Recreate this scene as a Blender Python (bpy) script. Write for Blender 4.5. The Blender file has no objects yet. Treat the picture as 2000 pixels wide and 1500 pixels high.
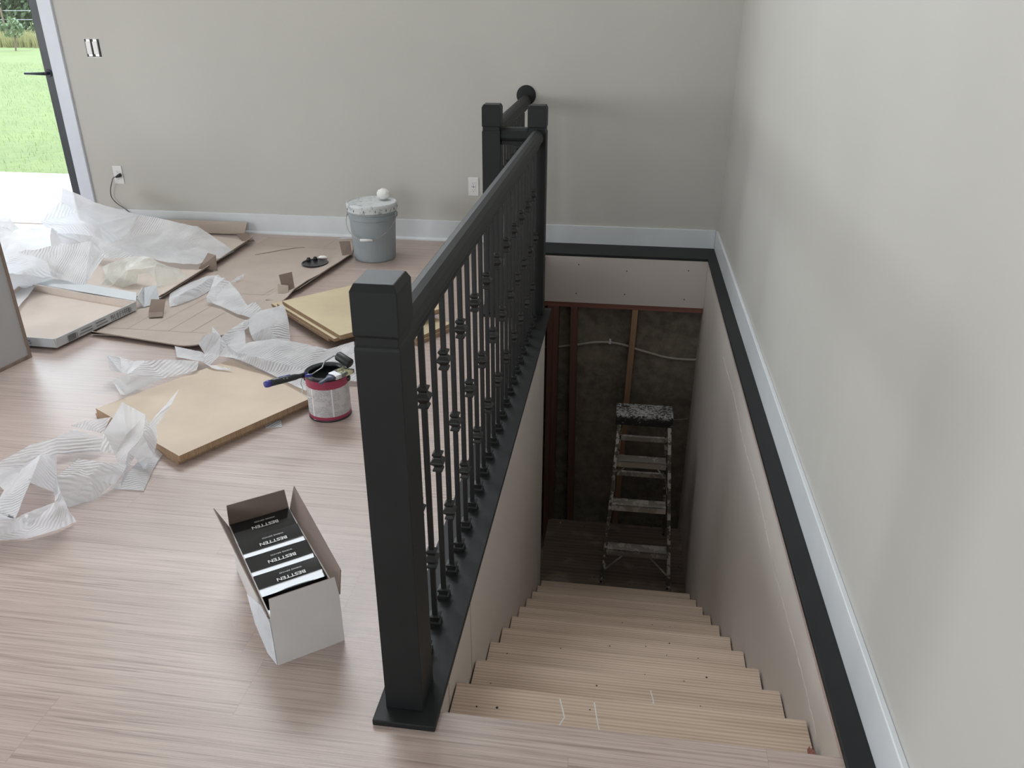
import bpy, bmesh, math, random
from mathutils import Vector, Matrix
C = bpy.context.scene.collection
SC = bpy.context.scene
PI = math.pi
R = math.radians
# ------------------------------------------------------------------ camera
cam_d = bpy.data.cameras.new('camera'); cam = bpy.data.objects.new('camera', cam_d); C.objects.link(cam)
SC.camera = cam
yaw, pitch, roll = 0.1391916, -0.4447157, -0.0011954
cy_, sy_, cp_, sp_, cr_, sr_ = math.cos(yaw), math.sin(yaw), math.cos(pitch), math.sin(pitch), math.cos(roll), math.sin(roll)
M = Matrix(((cy_, -sy_, 0), (sy_, cy_, 0), (0, 0, 1))) @ Matrix(((1, 0, 0), (0, cp_, -sp_), (0, sp_, cp_))) @ Matrix(((cr_, 0, sr_), (0, 1, 0), (-sr_, 0, cr_)))
M2 = Matrix((M.col[0], M.col[2], -M.col[1])).transposed()
cam.matrix_world = Matrix.Translation((-0.62607, -5.38136, 1.5053)) @ M2.to_4x4()
cam_d.sensor_width = 36.0; cam_d.sensor_fit = 'HORIZONTAL'; cam_d.lens = 1567.4645 * 36 / 2000
cam_d.clip_start = 0.05; cam_d.clip_end = 300
# ------------------------------------------------------------------ world, exposure
SC.view_settings.view_transform = 'Standard'; SC.view_settings.look = 'None'
SC.view_settings.gamma = 1.0; SC.view_settings.use_curve_mapping = False
SC.view_settings.exposure = -0.55
w = bpy.data.worlds.new('sky'); SC.world = w; w.use_nodes = True
wn = w.node_tree; wn.nodes.clear()
wo = wn.nodes.new('ShaderNodeOutputWorld'); bg = wn.nodes.new('ShaderNodeBackground')
tc = wn.nodes.new('ShaderNodeTexCoord'); sx = wn.nodes.new('ShaderNodeSeparateXYZ'); rp = wn.nodes.new('ShaderNodeValToRGB')
wn.links.new(tc.outputs['Generated'], sx.inputs[0]); wn.links.new(sx.outputs['Z'], rp.inputs[0])
rp.color_ramp.elements[0].position = 0.0; rp.color_ramp.elements[0].color = (0.90, 0.95, 1.0, 1)
rp.color_ramp.elements[1].position = 0.7; rp.color_ramp.elements[1].color = (0.74, 0.84, 1.0, 1)
wn.links.new(rp.outputs[0], bg.inputs[0]); bg.inputs[1].default_value = 11.0
wn.links.new(bg.outputs[0], wo.inputs[0])
def portal(loc, direction, sx_, sy_):
    l = bpy.data.lights.new('sky_portal', 'AREA'); l.shape = 'RECTANGLE'; l.size = sx_; l.size_y = sy_
    l.cycles.is_portal = True
    o = bpy.data.objects.new('sky_portal', l); C.objects.link(o); o.location = loc
    o.rotation_euler = Vector(direction).to_track_quat('-Z', 'Y').to_euler()
portal((-5.36, 0.1, 1.02), (0, -1, 0), 1.5, 2.04)          # glazed door in the back wall
portal((-6.9, -4.3, 1.35), (1, 0, 0), 1.9, 1.5)            # window in the left wall
portal((-3.2, .1, 3.75), (0, -1, 0), 2.7, 1.7)            # high window in the back wall
portal((-2.4, -9.4, 1.5), (0, 1, 0), 2.6, 1.4)             # window behind the viewer
# daylight arriving through the left window and the window behind the viewer
def window_light(loc, direction, a, b, e, col=(0.93, 0.96, 1.0)):
    l = bpy.data.lights.new('window_daylight', 'AREA'); l.shape = 'RECTANGLE'; l.size = a; l.size_y = b
    l.energy = e; l.color = col
    o = bpy.data.objects.new('window_daylight', l); C.objects.link(o); o.location = loc
    o.rotation_euler = Vector(direction).to_track_quat('-Z', 'Y').to_euler()
window_light((-6.94, -4.3, 1.35), (1, .12, -.04), 1.85, 1.45, 100, (1, .99, .985))
window_light((-2.5, -9.45, 1.5), (0, 1, -.05), 2.8, 1.35, 45, (1, .985, .97))
window_light((-3.2, .06, 3.75), (0, -1, -.35), 2.6, 1.6, 180, (.99, .99, 1))
# ------------------------------------------------------------------ helpers
def lin(r, g, b):
    f = lambda c: (c / 255) / 12.92 if c <= 10 else (((c / 255) + .055) / 1.055) ** 2.4
    return (f(r), f(g), f(b), 1)
class NT:
    def __init__(s, name):
        s.m = bpy.data.materials.new(name); s.m.use_nodes = True; s.t = s.m.node_tree; s.t.nodes.clear()
        s.out = s.n('OutputMaterial'); s.p = s.n('BsdfPrincipled'); s.l(s.p.outputs[0], s.out.inputs[0])
    def n(s, k, **kw):
        x = s.t.nodes.new('ShaderNode' + k)
        for a, b in kw.items(): setattr(x, a, b)
        return x
    def l(s, a, b): s.t.links.new(a, b)
    def coord(s, scale=(1, 1, 1), rot=(0, 0, 0), src='Object'):
        t = s.n('TexCoord'); m = s.n('Mapping'); s.l(t.outputs[src], m.inputs[0])
        m.inputs['Scale'].default_value = scale; m.inputs['Rotation'].default_value = rot
        return m.outputs[0]
    def noise(s, vec, scale=5, detail=4, rough=.5, dist=0):
        x = s.n('TexNoise'); s.l(vec, x.inputs['Vector']); x.inputs['Scale'].default_value = scale
        x.inputs['Detail'].default_value = detail; x.inputs['Roughness'].default_value = rough; x.inputs['Distortion'].default_value = dist
        return x.outputs['Fac']
    def ramp(s, fac, stops, interp='LINEAR'):
        x = s.n('ValToRGB'); s.l(fac, x.inputs[0]); e = x.color_ramp.elements; x.color_ramp.interpolation = interp
        while len(e) < len(stops): e.new(0.5)
        for i, (p, c) in enumerate(stops): e[i].position = p; e[i].color = c if len(c) == 4 else (*c, 1)
        return x.outputs[0]
    def mix(s, fac, a, b, mode='MIX'):
        x = s.n('Mix'); x.data_type = 'RGBA'; x.blend_type = mode
        for i, v in ((0, fac), (6, a), (7, b)):
            if hasattr(v, 'is_output'): s.l(v, x.inputs[i])
            else: x.inputs[i].default_value = v
        return x.outputs[2]
    def math(s, op, a, b=0.0, c=None):
        x = s.n('Math'); x.operation = op
        for i, v in enumerate((a, b) if c is None else (a, b, c)):
            if hasattr(v, 'is_output'): s.l(v, x.inputs[i])
            else: x.inputs[i].default_value = v
        return x.outputs[0]
    def bump(s, h, strength=.2, dist=.002):
        x = s.n('Bump'); s.l(h, x.inputs['Height']); x.inputs['Strength'].default_value = strength; x.inputs['Distance'].default_value = dist
        s.l(x.outputs[0], s.p.inputs['Normal'])
    def set(s, **kw):
        for k, v in kw.items():
            i = s.p.inputs[k.replace('_', ' ')]
            if hasattr(v, 'is_output'): s.l(v, i)
            else: i.default_value = v
        return s
W4 = (1, 1, 1, 1); K4 = (0, 0, 0, 1)
def plain(name, col, rough=.5, metal=0, var=.06, scale=8, bump=0, bscale=120, spec=.5):
    m = NT(name); v = m.coord()
    n = m.noise(v, scale, 3)
    c2 = tuple(min(1, x * (1 - var * 2)) for x in col[:3]) + (1,)
    c3 = tuple(min(1, x * (1 + var)) for x in col[:3]) + (1,)
    m.set(Base_Color=m.ramp(n, [(.3, c2), (.7, c3)]), Roughness=rough, Metallic=metal)
    m.p.inputs['Specular IOR Level'].default_value = spec
    if bump: m.bump(m.noise(v, bscale, 4), bump, .001)
    return m.m
# ------------------------------------------------------------------ materials
def mat_floor():
    m = NT('oak_plank_floor'); t = m.n('TexCoord'); s = m.n('SeparateXYZ'); m.l(t.outputs['Object'], s.inputs[0])
    x, y = s.outputs[0], s.outputs[1]
    yr = m.math('DIVIDE', m.math('ADD', y, 3.94), .19); row = m.math('FLOOR', yr); fy = m.math('FRACT', yr)
    wn1 = m.n('TexWhiteNoise'); wn1.noise_dimensions = '1D'; m.l(row, wn1.inputs['W'])
    xr = m.math('ADD', m.math('DIVIDE', x, 1.22), m.math('MULTIPLY', wn1.outputs[0], 7.3)); pid = m.math('FLOOR', xr); fx = m.math('FRACT', xr)
    cv = m.n('CombineXYZ'); m.l(row, cv.inputs[0]); m.l(pid, cv.inputs[1])
    wn2 = m.n('TexWhiteNoise'); wn2.noise_dimensions = '3D'; m.l(cv.outputs[0], wn2.inputs['Vector']); rnd = wn2.outputs[0]
    g = m.n('CombineXYZ'); m.l(m.math('MULTIPLY', x, 1.5), g.inputs[0]); m.l(m.math('MULTIPLY', y, 105), g.inputs[1]); m.l(m.math('MULTIPLY', rnd, 40), g.inputs[2])
    n1 = m.noise(g.outputs[0], 1.6, 6, .62, 1.1)
    g2 = m.n('CombineXYZ'); m.l(m.math('MULTIPLY', x, .9), g2.inputs[0]); m.l(m.math('MULTIPLY', y, 9), g2.inputs[1]); m.l(m.math('MULTIPLY', rnd, 23), g2.inputs[2])
    n2 = m.noise(g2.outputs[0], 1.5, 3, .5, 1.6)
    a = m.ramp(n1, [(.34, lin(140, 122, 116)), (.47, lin(176, 158, 151)), (.62, lin(196, 179, 172))])
    b = m.mix(m.math('MULTIPLY', n2, .40), a, lin(192, 174, 164))
    c = m.mix(m.math('MULTIPLY', rnd, .35), b, lin(168, 148, 140))
    ex = m.math('MULTIPLY', m.math('MINIMUM', fx, m.math('SUBTRACT', 1, fx)), 1.22)
    ey = m.math('MULTIPLY', m.math('MINIMUM', fy, m.math('SUBTRACT', 1, fy)), .19)
    seam = m.math('LESS_THAN', m.math('MINIMUM', ex, ey), .0009)
    m.set(Base_Color=m.mix(m.math('MULTIPLY', seam, .22), c, lin(110, 92, 84)), Roughness=m.math('MULTIPLY_ADD', n1, .22, .27))
    m.p.inputs['Specular IOR Level'].default_value = .5
    m.bump(m.math('SUBTRACT', n1, m.math('MULTIPLY', seam, .8)), .22, .0012)
    return m.m
def mat_pine(name='pine_tread', c1=(188, 164, 144), c2=(226, 206, 188), dirt=True, sc=26, axis='x'):
    m = NT(name); t = m.n('TexCoord'); s = m.n('SeparateXYZ'); m.l(t.outputs['Object'], s.inputs[0])
    oi = m.n('ObjectInfo')
    g = m.n('CombineXYZ'); ix = {'x': (0, 1, 2), 'z': (2, 0, 1), 'y': (1, 0, 2)}[axis]
    m.l(m.math('MULTIPLY', s.outputs[ix[0]], .9), g.inputs[0]); m.l(m.math('ADD', m.math('MULTIPLY', s.outputs[ix[1]], sc), m.math('MULTIPLY', oi.outputs['Random'], 37)), g.inputs[1]); m.l(m.math('MULTIPLY', s.outputs[ix[2]], sc * .3), g.inputs[2])
    n = m.noise(g.outputs[0], 1.4, 3, .55, .7)
    wv = m.n('TexWave'); wv.wave_type = 'BANDS'; wv.bands_direction = 'Y'; m.l(g.outputs[0], wv.inputs[0])
    wv.inputs['Scale'].default_value = 1.1; wv.inputs['Distortion'].default_value = 7; wv.inputs['Detail'].default_value = 2; wv.inputs['Detail Scale'].default_value = .6
    f = m.math('MULTIPLY_ADD', wv.outputs['Fac'], .28, m.math('MULTIPLY', n, .72))
    col = m.ramp(f, [(.2, lin(*c1)), (.65, lin(*c2))])
    rr = m.ramp(oi.outputs['Random'], [(0, (.86, .84, .82)), (1, (1, 1, 1))]); col = m.mix(1.0, col, rr, 'MULTIPLY')
    if dirt:
        v = m.coord((1, 1, 1)); vo = m.n('TexVoronoi'); m.l(v, vo.inputs['Vector']); vo.inputs['Scale'].default_value = 14
        sp = m.math('LESS_THAN', vo.outputs['Distance'], .075)
        wr = m.n('TexWhiteNoise'); m.l(vo.outputs['Position'], wr.inputs['Vector'])
        col = m.mix(m.math('MULTIPLY', sp, m.math('GREATER_THAN', wr.outputs[0], .72)), col, lin(70, 50, 42))
        col = m.mix(m.math('MULTIPLY', sp, m.math('LESS_THAN', wr.outputs[0], .16)), col, lin(225, 218, 210))
        st = m.noise(m.coord((1.2, 2, 2)), 3, 5, .6)
        col = m.mix(m.ramp(st, [(.55, (0, 0, 0)), (.75, (.45, .45, .45))]), col, lin(200, 184, 172))
    m.set(Base_Color=col, Roughness=.72); m.bump(f, .25, .0008)
    return m.m
def mat_foam(name='ribbed_foam', rib=150, rot=0.4, alpha=.92, tint=(247, 249, 253)):
    m = NT(name)
    wv = m.n('TexWave'); wv.wave_type = 'BANDS'; wv.bands_direction = 'X'; m.l(m.coord((1, 1, 1), (0, rot * .4, rot)), wv.inputs[0])
    wv.inputs['Scale'].default_value = rib / 6.0; wv.inputs['Distortion'].default_value = 1.6; wv.inputs['Detail'].default_value = 0
    wv.inputs['Detail Scale'].default_value = .3
    n = m.noise(m.coord(), 9, 3)
    m.set(Base_Color=m.ramp(n, [(.3, lin(*[c - 8 for c in tint])), (.7, lin(*tint))]), Roughness=.42)
    m.p.inputs['Specular IOR Level'].default_value = .45
    fade = m.ramp(n, [(.38, (.15, .15, .15)), (.56, (1, 1, 1))]); rb = m.math('MULTIPLY', wv.outputs['Fac'], fade)
    m.bump(rb, .7, .007)
    # rib bands mixed slightly darker in the translucent and the base colour
    tr = m.n('BsdfTranslucent'); m.l(m.mix(m.math('MULTIPLY', rb, .15), lin(*tint), lin(*[c - 60 for c in tint])), tr.inputs[0])
    m.l(m.mix(m.math('MULTIPLY', rb, .12), lin(*tint), lin(*[c - 50 for c in tint])), m.p.inputs['Base Color']); tp = m.n('BsdfTransparent')
    ms = m.n('MixShader'); ms.inputs[0].default_value = .42; m.l(m.p.outputs[0], ms.inputs[1]); m.l(tr.outputs[0], ms.inputs[2])
    m2 = m.n('MixShader'); m2.inputs[0].default_value = alpha; m.l(tp.outputs[0], m2.inputs[1]); m.l(ms.outputs[0], m2.inputs[2])
    m.l(m2.outputs[0], m.out.inputs[0])
    return m.m
def mat_concrete():
    m = NT('basement_concrete'); v = m.coord(); n = m.noise(v, 2.2, 8, .6); n2 = m.noise(v, 14, 6, .65)
    c = m.ramp(n, [(.3, lin(92, 84, 74)), (.7, lin(140, 130, 118))]); c = m.mix(.4, c, m.ramp(n2, [(.35, lin(70, 63, 56)), (.65, lin(148, 140, 128))]))
    m.set(Base_Color=c, Roughness=.9); m.bump(n2, .6, .006); return m.m
def mat_splat(name, base, paint, amt=.5, scale=22, metal=0, rough=.45):
    m = NT(name); v = m.coord(); n = m.noise(v, scale, 7, .72); n2 = m.noise(v, scale * .2, 2)
    f = m.math('GREATER_THAN', m.math('ADD', n, m.math('MULTIPLY', n2, .25)), .5 + .25 - amt * .25)
    m.set(Base_Color=m.mix(f, base, paint), Roughness=rough, Metallic=m.math('MULTIPLY', m.math('SUBTRACT', 1, f), metal)); return m.m
def mat_card(name='kraft_cardboard', c=(184, 170, 160), c2=None, white=False):
    m = NT(name); v = m.coord((1, 1, 1)); n = m.noise(v, 5, 5, .55)
    wv = m.n('TexWave'); wv.bands_direction = 'X'; m.l(v, wv.inputs[0]); wv.inputs['Scale'].default_value = 24; wv.inputs['Distortion'].default_value = .6
    a = m.ramp(n, [(.3, lin(*[x - 9 for x in c])), (.7, lin(*c))])
    m.set(Base_Color=m.mix(m.math('MULTIPLY', wv.outputs['Fac'], .06), a, lin(120, 100, 86)), Roughness=.8)
    m.bump(n, .4, .004); return m.m
def mat_drywall(name, c, var=.03):
    m = NT(name); v = m.coord(); n = m.noise(v, 1.4, 3); n2 = m.noise(v, 260, 3)
    a = tuple(x * (1 - var) for x in lin(*c)[:3]) + (1,); b = tuple(x * (1 + var) for x in lin(*c)[:3]) + (1,)
    m.set(Base_Color=m.ramp(n, [(.3, a), (.7, b)]), Roughness=.62); m.bump(n2, .05, .0006); return m.m
MT = dict(
    floor=mat_floor(), pine=mat_pine(), foam=mat_foam(), foam2=mat_foam('cream_film', 60, 1.2, .66, (236, 238, 230)), foam3=mat_foam('crumpled_foam', 190, 1.1, .88, (247, 248, 252)),
    wall=mat_drywall('greige_wall_paint', (192, 190, 185)), board=mat_drywall('bare_drywall', (198, 190, 184)), white=plain('white_trim_paint', lin(216, 220, 224), .38, var=.02),
    casing=plain('white_casing_paint', lin(214, 220, 232), .4, var=.02), black=plain('black_satin_paint', lin(29, 31, 32), .55, var=.10, bump=.04, bscale=60, spec=.3),
    iron=plain('black_iron', lin(24, 24, 25), .5, var=.08), blackframe=plain('black_door_frame', lin(48, 54, 62), .4), metal=plain('dull_steel', lin(170, 170, 172), .35, .9),
    concrete=mat_concrete(), ceil=mat_drywall('ceiling_paint', (226, 225, 222)),
    redwood=mat_pine('red_stud', (92, 62, 51), (116, 82, 69), False, 30, 'z'), stud=mat_pine('pale_stud', (136, 104, 80), (166, 132, 104), False, 30, 'z'), plate=mat_pine('red_plate', (120, 76, 66), (150, 100, 88), False, 30, 'x'),
    osb=mat_pine('plywood_deck', (98, 86, 76), (126, 112, 101), True, 8, 'x'),
    card=mat_card(), cardw=mat_card('white_faced_card', (206, 210, 214)), cardk=mat_card('dark_card', (138, 122, 112)), cardin=mat_card('tray_inside_card', (208, 194, 184)),
    ply=plain('birch_plywood', lin(200, 181, 161), .6, var=.05, scale=5, bump=1, bscale=5), plytan=plain('tan_plywood', lin(200, 183, 150), .6, var=.06, scale=5), plyedge=mat_pine('plywood_edge', (128, 100, 78), (176, 148, 118), False, 90, 'z'),
    plastic=plain('white_plastic', lin(226, 226, 226), .35, var=.02), slot=plain('dark_slot', lin(30, 28, 28), .5), bucket=plain('grey_plastic', lin(150, 158, 162), .45, var=.04), lid=mat_splat('dusty_lid', lin(158, 166, 170), lin(206, 210, 212), .75, 30),
    plaster=plain('dried_plaster', lin(230, 230, 228), .8, var=.08, bump=.5, bscale=60), red=plain('crimson_label', lin(152, 52, 80), .4), label=None, wet=plain('wet_black_paint', lin(18, 20, 22), .12), rim=plain('black_can_rim', lin(40, 42, 46), .28),
    purple=plain('violet_grip', lin(62, 60, 140), .45), bristle=mat_splat('painted_bristles', lin(196, 194, 160), lin(96, 100, 98), .5, 60), ferrule=mat_splat('ferrule', lin(200, 200, 206), lin(220, 218, 212), .4, 30, .6), navy=plain('slate_handle', lin(74, 78, 100), .4),
    gloss=plain('glossy_black_box', lin(34, 34, 36), .08, var=.04), print=plain('silver_print', lin(214, 214, 214), .35), ink=plain('grey_ink', lin(92, 92, 96), .7), carton=plain('white_carton', lin(206, 202, 200), .6, var=.02), cartonin=plain('grey_brown_carton_inside', lin(128, 112, 104), .75),
    cap=mat_splat('splattered_black_cap', lin(36, 36, 38), lin(160, 160, 160), .55, 60), caplip=mat_splat('black_cap_lip', lin(26, 26, 28), lin(140, 140, 140), .0, 60), rail=mat_splat('splattered_rail', lin(96, 92, 84), lin(196, 192, 184), .45, 20), alu=mat_splat('dusty_aluminium', lin(176, 172, 166), lin(206, 202, 196), .4, 12, .5, .4),
    panel=plain('pale_grey_laminate', lin(176, 176, 178), .5, var=.02), band=mat_pine('edge_wood', (122, 106, 94), (146, 130, 118), False, 40, 'z'),
    slab=plain('patio_concrete', lin(226, 224, 220), .8, bump=.3), bark=plain('bark', lin(90, 78, 64), .9),
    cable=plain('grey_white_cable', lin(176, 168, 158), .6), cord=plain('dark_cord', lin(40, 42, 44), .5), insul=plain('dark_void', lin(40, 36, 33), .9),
)
def mat_label():
    m = NT('paint_can_label'); t = m.n('TexCoord'); s = m.n('SeparateXYZ'); m.l(t.outputs['Object'], s.inputs[0])
    ang = m.math('ARCTAN2', s.outputs[1], s.outputs[0])
    z = s.outputs[2]
    cv = m.n('CombineXYZ'); m.l(m.math('MULTIPLY', ang, 14), cv.inputs[0]); m.l(m.math('MULTIPLY', z, 210), cv.inputs[1])
    n = m.noise(cv.outputs[0], 1.0, 3, .7)
    line = m.math('GREATER_THAN', m.math('FRACT', m.math('MULTIPLY', z, 190)), .5)
    txt = m.math('MULTIPLY', line, m.math('GREATER_THAN', n, .47))
    big = m.math('GREATER_THAN', m.noise(m.coord((20, 20, 34)), 1, 1), .44)
    c = m.mix(m.math('MULTIPLY', m.math('MULTIPLY', txt, big), .6), lin(190, 187, 188), lin(112, 110, 112))
    for a0 in (-2.05, -1.05):
        e = m.math('LESS_THAN', m.math('ABSOLUTE', m.math('SUBTRACT', ang, a0)), .035); c = m.mix(e, c, lin(222, 218, 218))
    e = m.math('LESS_THAN', m.math('ABSOLUTE', m.math('SUBTRACT', m.math('ADD', ang, 2.9), 0)), .17)
    c = m.mix(m.math('MULTIPLY', e, m.math('LESS_THAN', m.math('ABSOLUTE', m.math('SUBTRACT', z, .085)), .055)), c, lin(60, 58, 66))
    m.set(Base_Color=c, Roughness=.42); return m.m
MT['label'] = mat_label()
def mat_glass():
    m = NT('clear_glass'); g = m.n('BsdfGlossy'); g.inputs['Roughness'].default_value = .02; tp = m.n('BsdfTransparent'); tp.inputs[0].default_value = (.97, .99, .98, 1)
    ms = m.n('MixShader'); ms.inputs[0].default_value = .05; m.l(tp.outputs[0], ms.inputs[1]); m.l(g.outputs[0], ms.inputs[2]); m.l(ms.outputs[0], m.out.inputs[0]); return m.m
MT['glass'] = mat_glass()
def mat_grass():
    m = NT('lawn_grass'); v = m.coord(); n = m.noise(v, .5, 4); n2 = m.noise(v, 7, 6, .7); 
    c = m.mix(.5, m.ramp(n, [(.3, lin(72, 88, 34)), (.7, lin(92, 104, 46))]), m.ramp(n2, [(.3, lin(62, 80, 28)), (.7, lin(104, 112, 56))]))
    m.set(Base_Color=c, Roughness=.9); m.bump(n2, .8, .05); return m.m
MT['grass'] = mat_grass()
def mat_leaf(name, a, b):
    m = NT(name); n = m.noise(m.coord(), 2.5, 3); m.set(Base_Color=m.ramp(n, [(.35, lin(*a)), (.65, lin(*b))]), Roughness=.6)
    tr = m.n('BsdfTranslucent'); tr.inputs[0].default_value = lin(*b); ms = m.n('MixShader'); ms.inputs[0].default_value = .3
    m.l(m.p.outputs[0], ms.inputs[1]); m.l(tr.outputs[0], ms.inputs[2]); m.l(ms.outputs[0], m.out.inputs[0]); return m.m
MT['leaf1'] = mat_leaf('sage_leaves', (80, 98, 74), (108, 126, 90)); MT['leaf2'] = mat_leaf('bright_leaves', (74, 90, 38), (104, 118, 58)); MT['leaf3'] = mat_leaf('hazy_grey_green_leaves', (92, 108, 104), (118, 134, 126)); MT['straw'] = mat_leaf('meadow_grass', (96, 100, 56), (132, 128, 84))  # distance haze is mixed into the grey-green of leaf3
# ------------------------------------------------------------------ mesh tools
def tag(o, label=None, cat=None, group=None, kind=None):
    if label: o['label'] = label
    if cat: o['category'] = cat
    if group: o['group'] = group
    if kind: o['kind'] = kind
    return o
def empty(name, loc=(0, 0, 0), label=None, cat=None, group=None):
    o = bpy.data.objects.new(name, None); C.objects.link(o); o.location = loc; o.empty_display_size = .05
    return tag(o, label, cat, group)
def wm(o):
    return (wm(o.parent) @ o.matrix_parent_inverse if o.parent else Matrix()) @ o.matrix_basis
def adopt(o, parent, local=False):
    o.parent = parent
    if not local: o.matrix_parent_inverse = wm(parent).inverted()
def obj(name, bm, mat, parent=None, loc=None, smooth=False, bevel=0, seg=2, kind=None, local=False):
    """links bm (world coordinates, or relative to loc) as one object; parented so that the geometry stays where it is"""
    bmesh.ops.recalc_face_normals(bm, faces=bm.faces)
    me = bpy.data.meshes.new(name); bm.to_mesh(me); bm.free()
    if isinstance(mat, (list, tuple)):
        for m in mat: me.materials.append(MT[m])
    else: me.materials.append(MT[mat])
    o = bpy.data.objects.new(name, me); C.objects.link(o)
    if smooth: me.polygons.foreach_set('use_smooth', [True] * len(me.polygons))
    if parent: adopt(o, parent, local)
    if loc: o.location = loc
    if bevel:
        b = o.modifiers.new('bevel', 'BEVEL'); b.width = bevel; b.segments = seg; b.limit_method = 'ANGLE'; b.angle_limit = R(40)
    if kind: o['kind'] = kind
    return o
def struct(name, bm, mat, **k):
    return obj(name, bm, mat, kind='structure', **k)
def bx(bm, x0, x1, y0, y1, z0, z1, mi=0, mtx=None):
    vs = [bm.verts.new((x, y, z)) for x in (x0, x1) for y in (y0, y1) for z in (z0, z1)]
    if mtx: [setattr(v, 'co', mtx @ v.co) for v in vs]
    for f in ((0, 1, 3, 2), (4, 6, 7, 5), (0, 4, 5, 1), (2, 3, 7, 6), (0, 2, 6, 4), (1, 5, 7, 3)):
        q = bm.faces.new([vs[i] for i in f]); q.material_index = mi
    return vs
def B(*boxes, mtx=None):
    bm = bmesh.new()
    for b in boxes: bx(bm, *b, mtx=mtx)
    return bm
def prism(pts, z0, z1, bm=None, mtx=None):
    bm = bm or bmesh.new()
    a = [bm.verts.new((p[0], p[1], z0)) for p in pts]; b = [bm.verts.new((p[0], p[1], z1)) for p in pts]
    if mtx: [setattr(v, 'co', mtx @ v.co) for v in a + b]
    n = len(pts); bm.faces.new(a[::-1]); bm.faces.new(b)
    for i in range(n): bm.faces.new((a[i], a[(i + 1) % n], b[(i + 1) % n], b[i]))
    return bm
def lathe(prof, n=32, bm=None, off=(0, 0, 0), ang=0.0, cap=True, mtx=None):
    """prof: list of (radius, z)"""
    bm = bm or bmesh.new(); rings = []
    for r, z in prof:
        ring = []
        for i in range(n):
            a = ang + 2 * PI * i / n; v = Vector((r * math.cos(a) + off[0], r * math.sin(a) + off[1], z + off[2]))
            ring.append(bm.verts.new(mtx @ v if mtx else v))
        rings.append(ring)
    for a, b in zip(rings, rings[1:]):
        for i in range(n): bm.faces.new((a[i], a[(i + 1) % n], b[(i + 1) % n], b[i]))
    if cap: bm.faces.new(rings[0][::-1]); bm.faces.new(rings[-1])
    return bm
def tube(pts, r, n=8, bm=None, smooth=True, cap=True):
    bm = bm or bmesh.new(); pts = [Vector(p) for p in pts]; rings = []
    up = Vector((0, 0, 1)); prev = None
    for i, p in enumerate(pts):
        t = (pts[min(i + 1, len(pts) - 1)] - pts[max(i - 1, 0)]).normalized()
        if prev is None:
            a = t.cross(up if abs(t.z) < .95 else Vector((1, 0, 0))).normalized()
        else: a = (prev - t * prev.dot(t)).normalized()
        prev = a; b = t.cross(a); rr = r[i] if isinstance(r, (list, tuple)) else r
        rings.append([bm.verts.new(p + (a * math.cos(2 * PI * k / n) + b * math.sin(2 * PI * k / n)) * rr) for k in range(n)])
    for a, b in zip(rings, rings[1:]):
        for i in range(n): bm.faces.new((a[i], a[(i + 1) % n], b[(i + 1) % n], b[i]))
    if cap: bm.faces.new(rings[0][::-1]); bm.faces.new(rings[-1])
    return bm
def spline(pts, k=6):
    P = [Vector(p) for p in pts]; out = []
    for i in range(len(P) - 1):
        p0, p1, p2, p3 = P[max(i - 1, 0)], P[i], P[i + 1], P[min(i + 2, len(P) - 1)]
        for j in range(k):
            t = j / k; out.append(.5 * ((2 * p1) + (p2 - p0) * t + (2 * p0 - 5 * p1 + 4 * p2 - p3) * t * t + (3 * p1 - p0 - 3 * p2 + p3) * t ** 3))
    out.append(P[-1]); return out
def sweep(profile, path_pts, frame):
    """profile [(a,b)] extruded between points; frame gives (axis_a, axis_b)"""
    bm = bmesh.new(); A, Bv = Vector(frame[0]), Vector(frame[1]); rings = []
    for p in path_pts: rings.append([bm.verts.new(Vector(p) + A * a + Bv * b) for a, b in profile])
    n = len(profile)
    for r0, r1 in zip(rings, rings[1:]):
        for i in range(n): bm.faces.new((r0[i], r0[(i + 1) % n], r1[(i + 1) % n], r1[i]))
    bm.faces.new(rings[0][::-1]); bm.faces.new(rings[-1]); return bm
def text_obj(name, body, size, mtx, mat, parent=None, extrude=.0002, bold=.0, sx_=1.0, spacing=1.0):
    cu = bpy.data.curves.new('t', 'FONT'); cu.body = body; cu.size = size; cu.align_x = 'CENTER'; cu.align_y = 'CENTER'
    cu.extrude = extrude; cu.offset = bold; cu.space_character = spacing
    to = bpy.data.objects.new('t', cu); C.objects.link(to)
    me = bpy.data.meshes.new_from_object(to); C.objects.unlink(to); bpy.data.objects.remove(to)
    me.transform(mtx @ Matrix.Diagonal((sx_, 1, 1, 1))); me.materials.clear(); me.materials.append(MT[mat]); me.name = name
    o = bpy.data.objects.new(name, me); C.objects.link(o)
    if parent: adopt(o, parent)
    return o
def quadplate(bm, pts, th, mi=0):
    """thin plate from a polygon in 3-D with real thickness"""
    P = [Vector(p) for p in pts]; n = Vector((0, 0, 0))
    for i in range(len(P)): n += (P[i] - P[0]).cross(P[(i + 1) % len(P)] - P[0])
    n.normalize(); a = [bm.verts.new(p) for p in P]; b = [bm.verts.new(p - n * th) for p in P]
    for f in [a, b[::-1]] + [[a[i], b[i], b[(i + 1) % len(P)], a[(i + 1) % len(P)]] for i in range(len(P))]:
        q = bm.faces.new(f); q.material_index = mi
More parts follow.
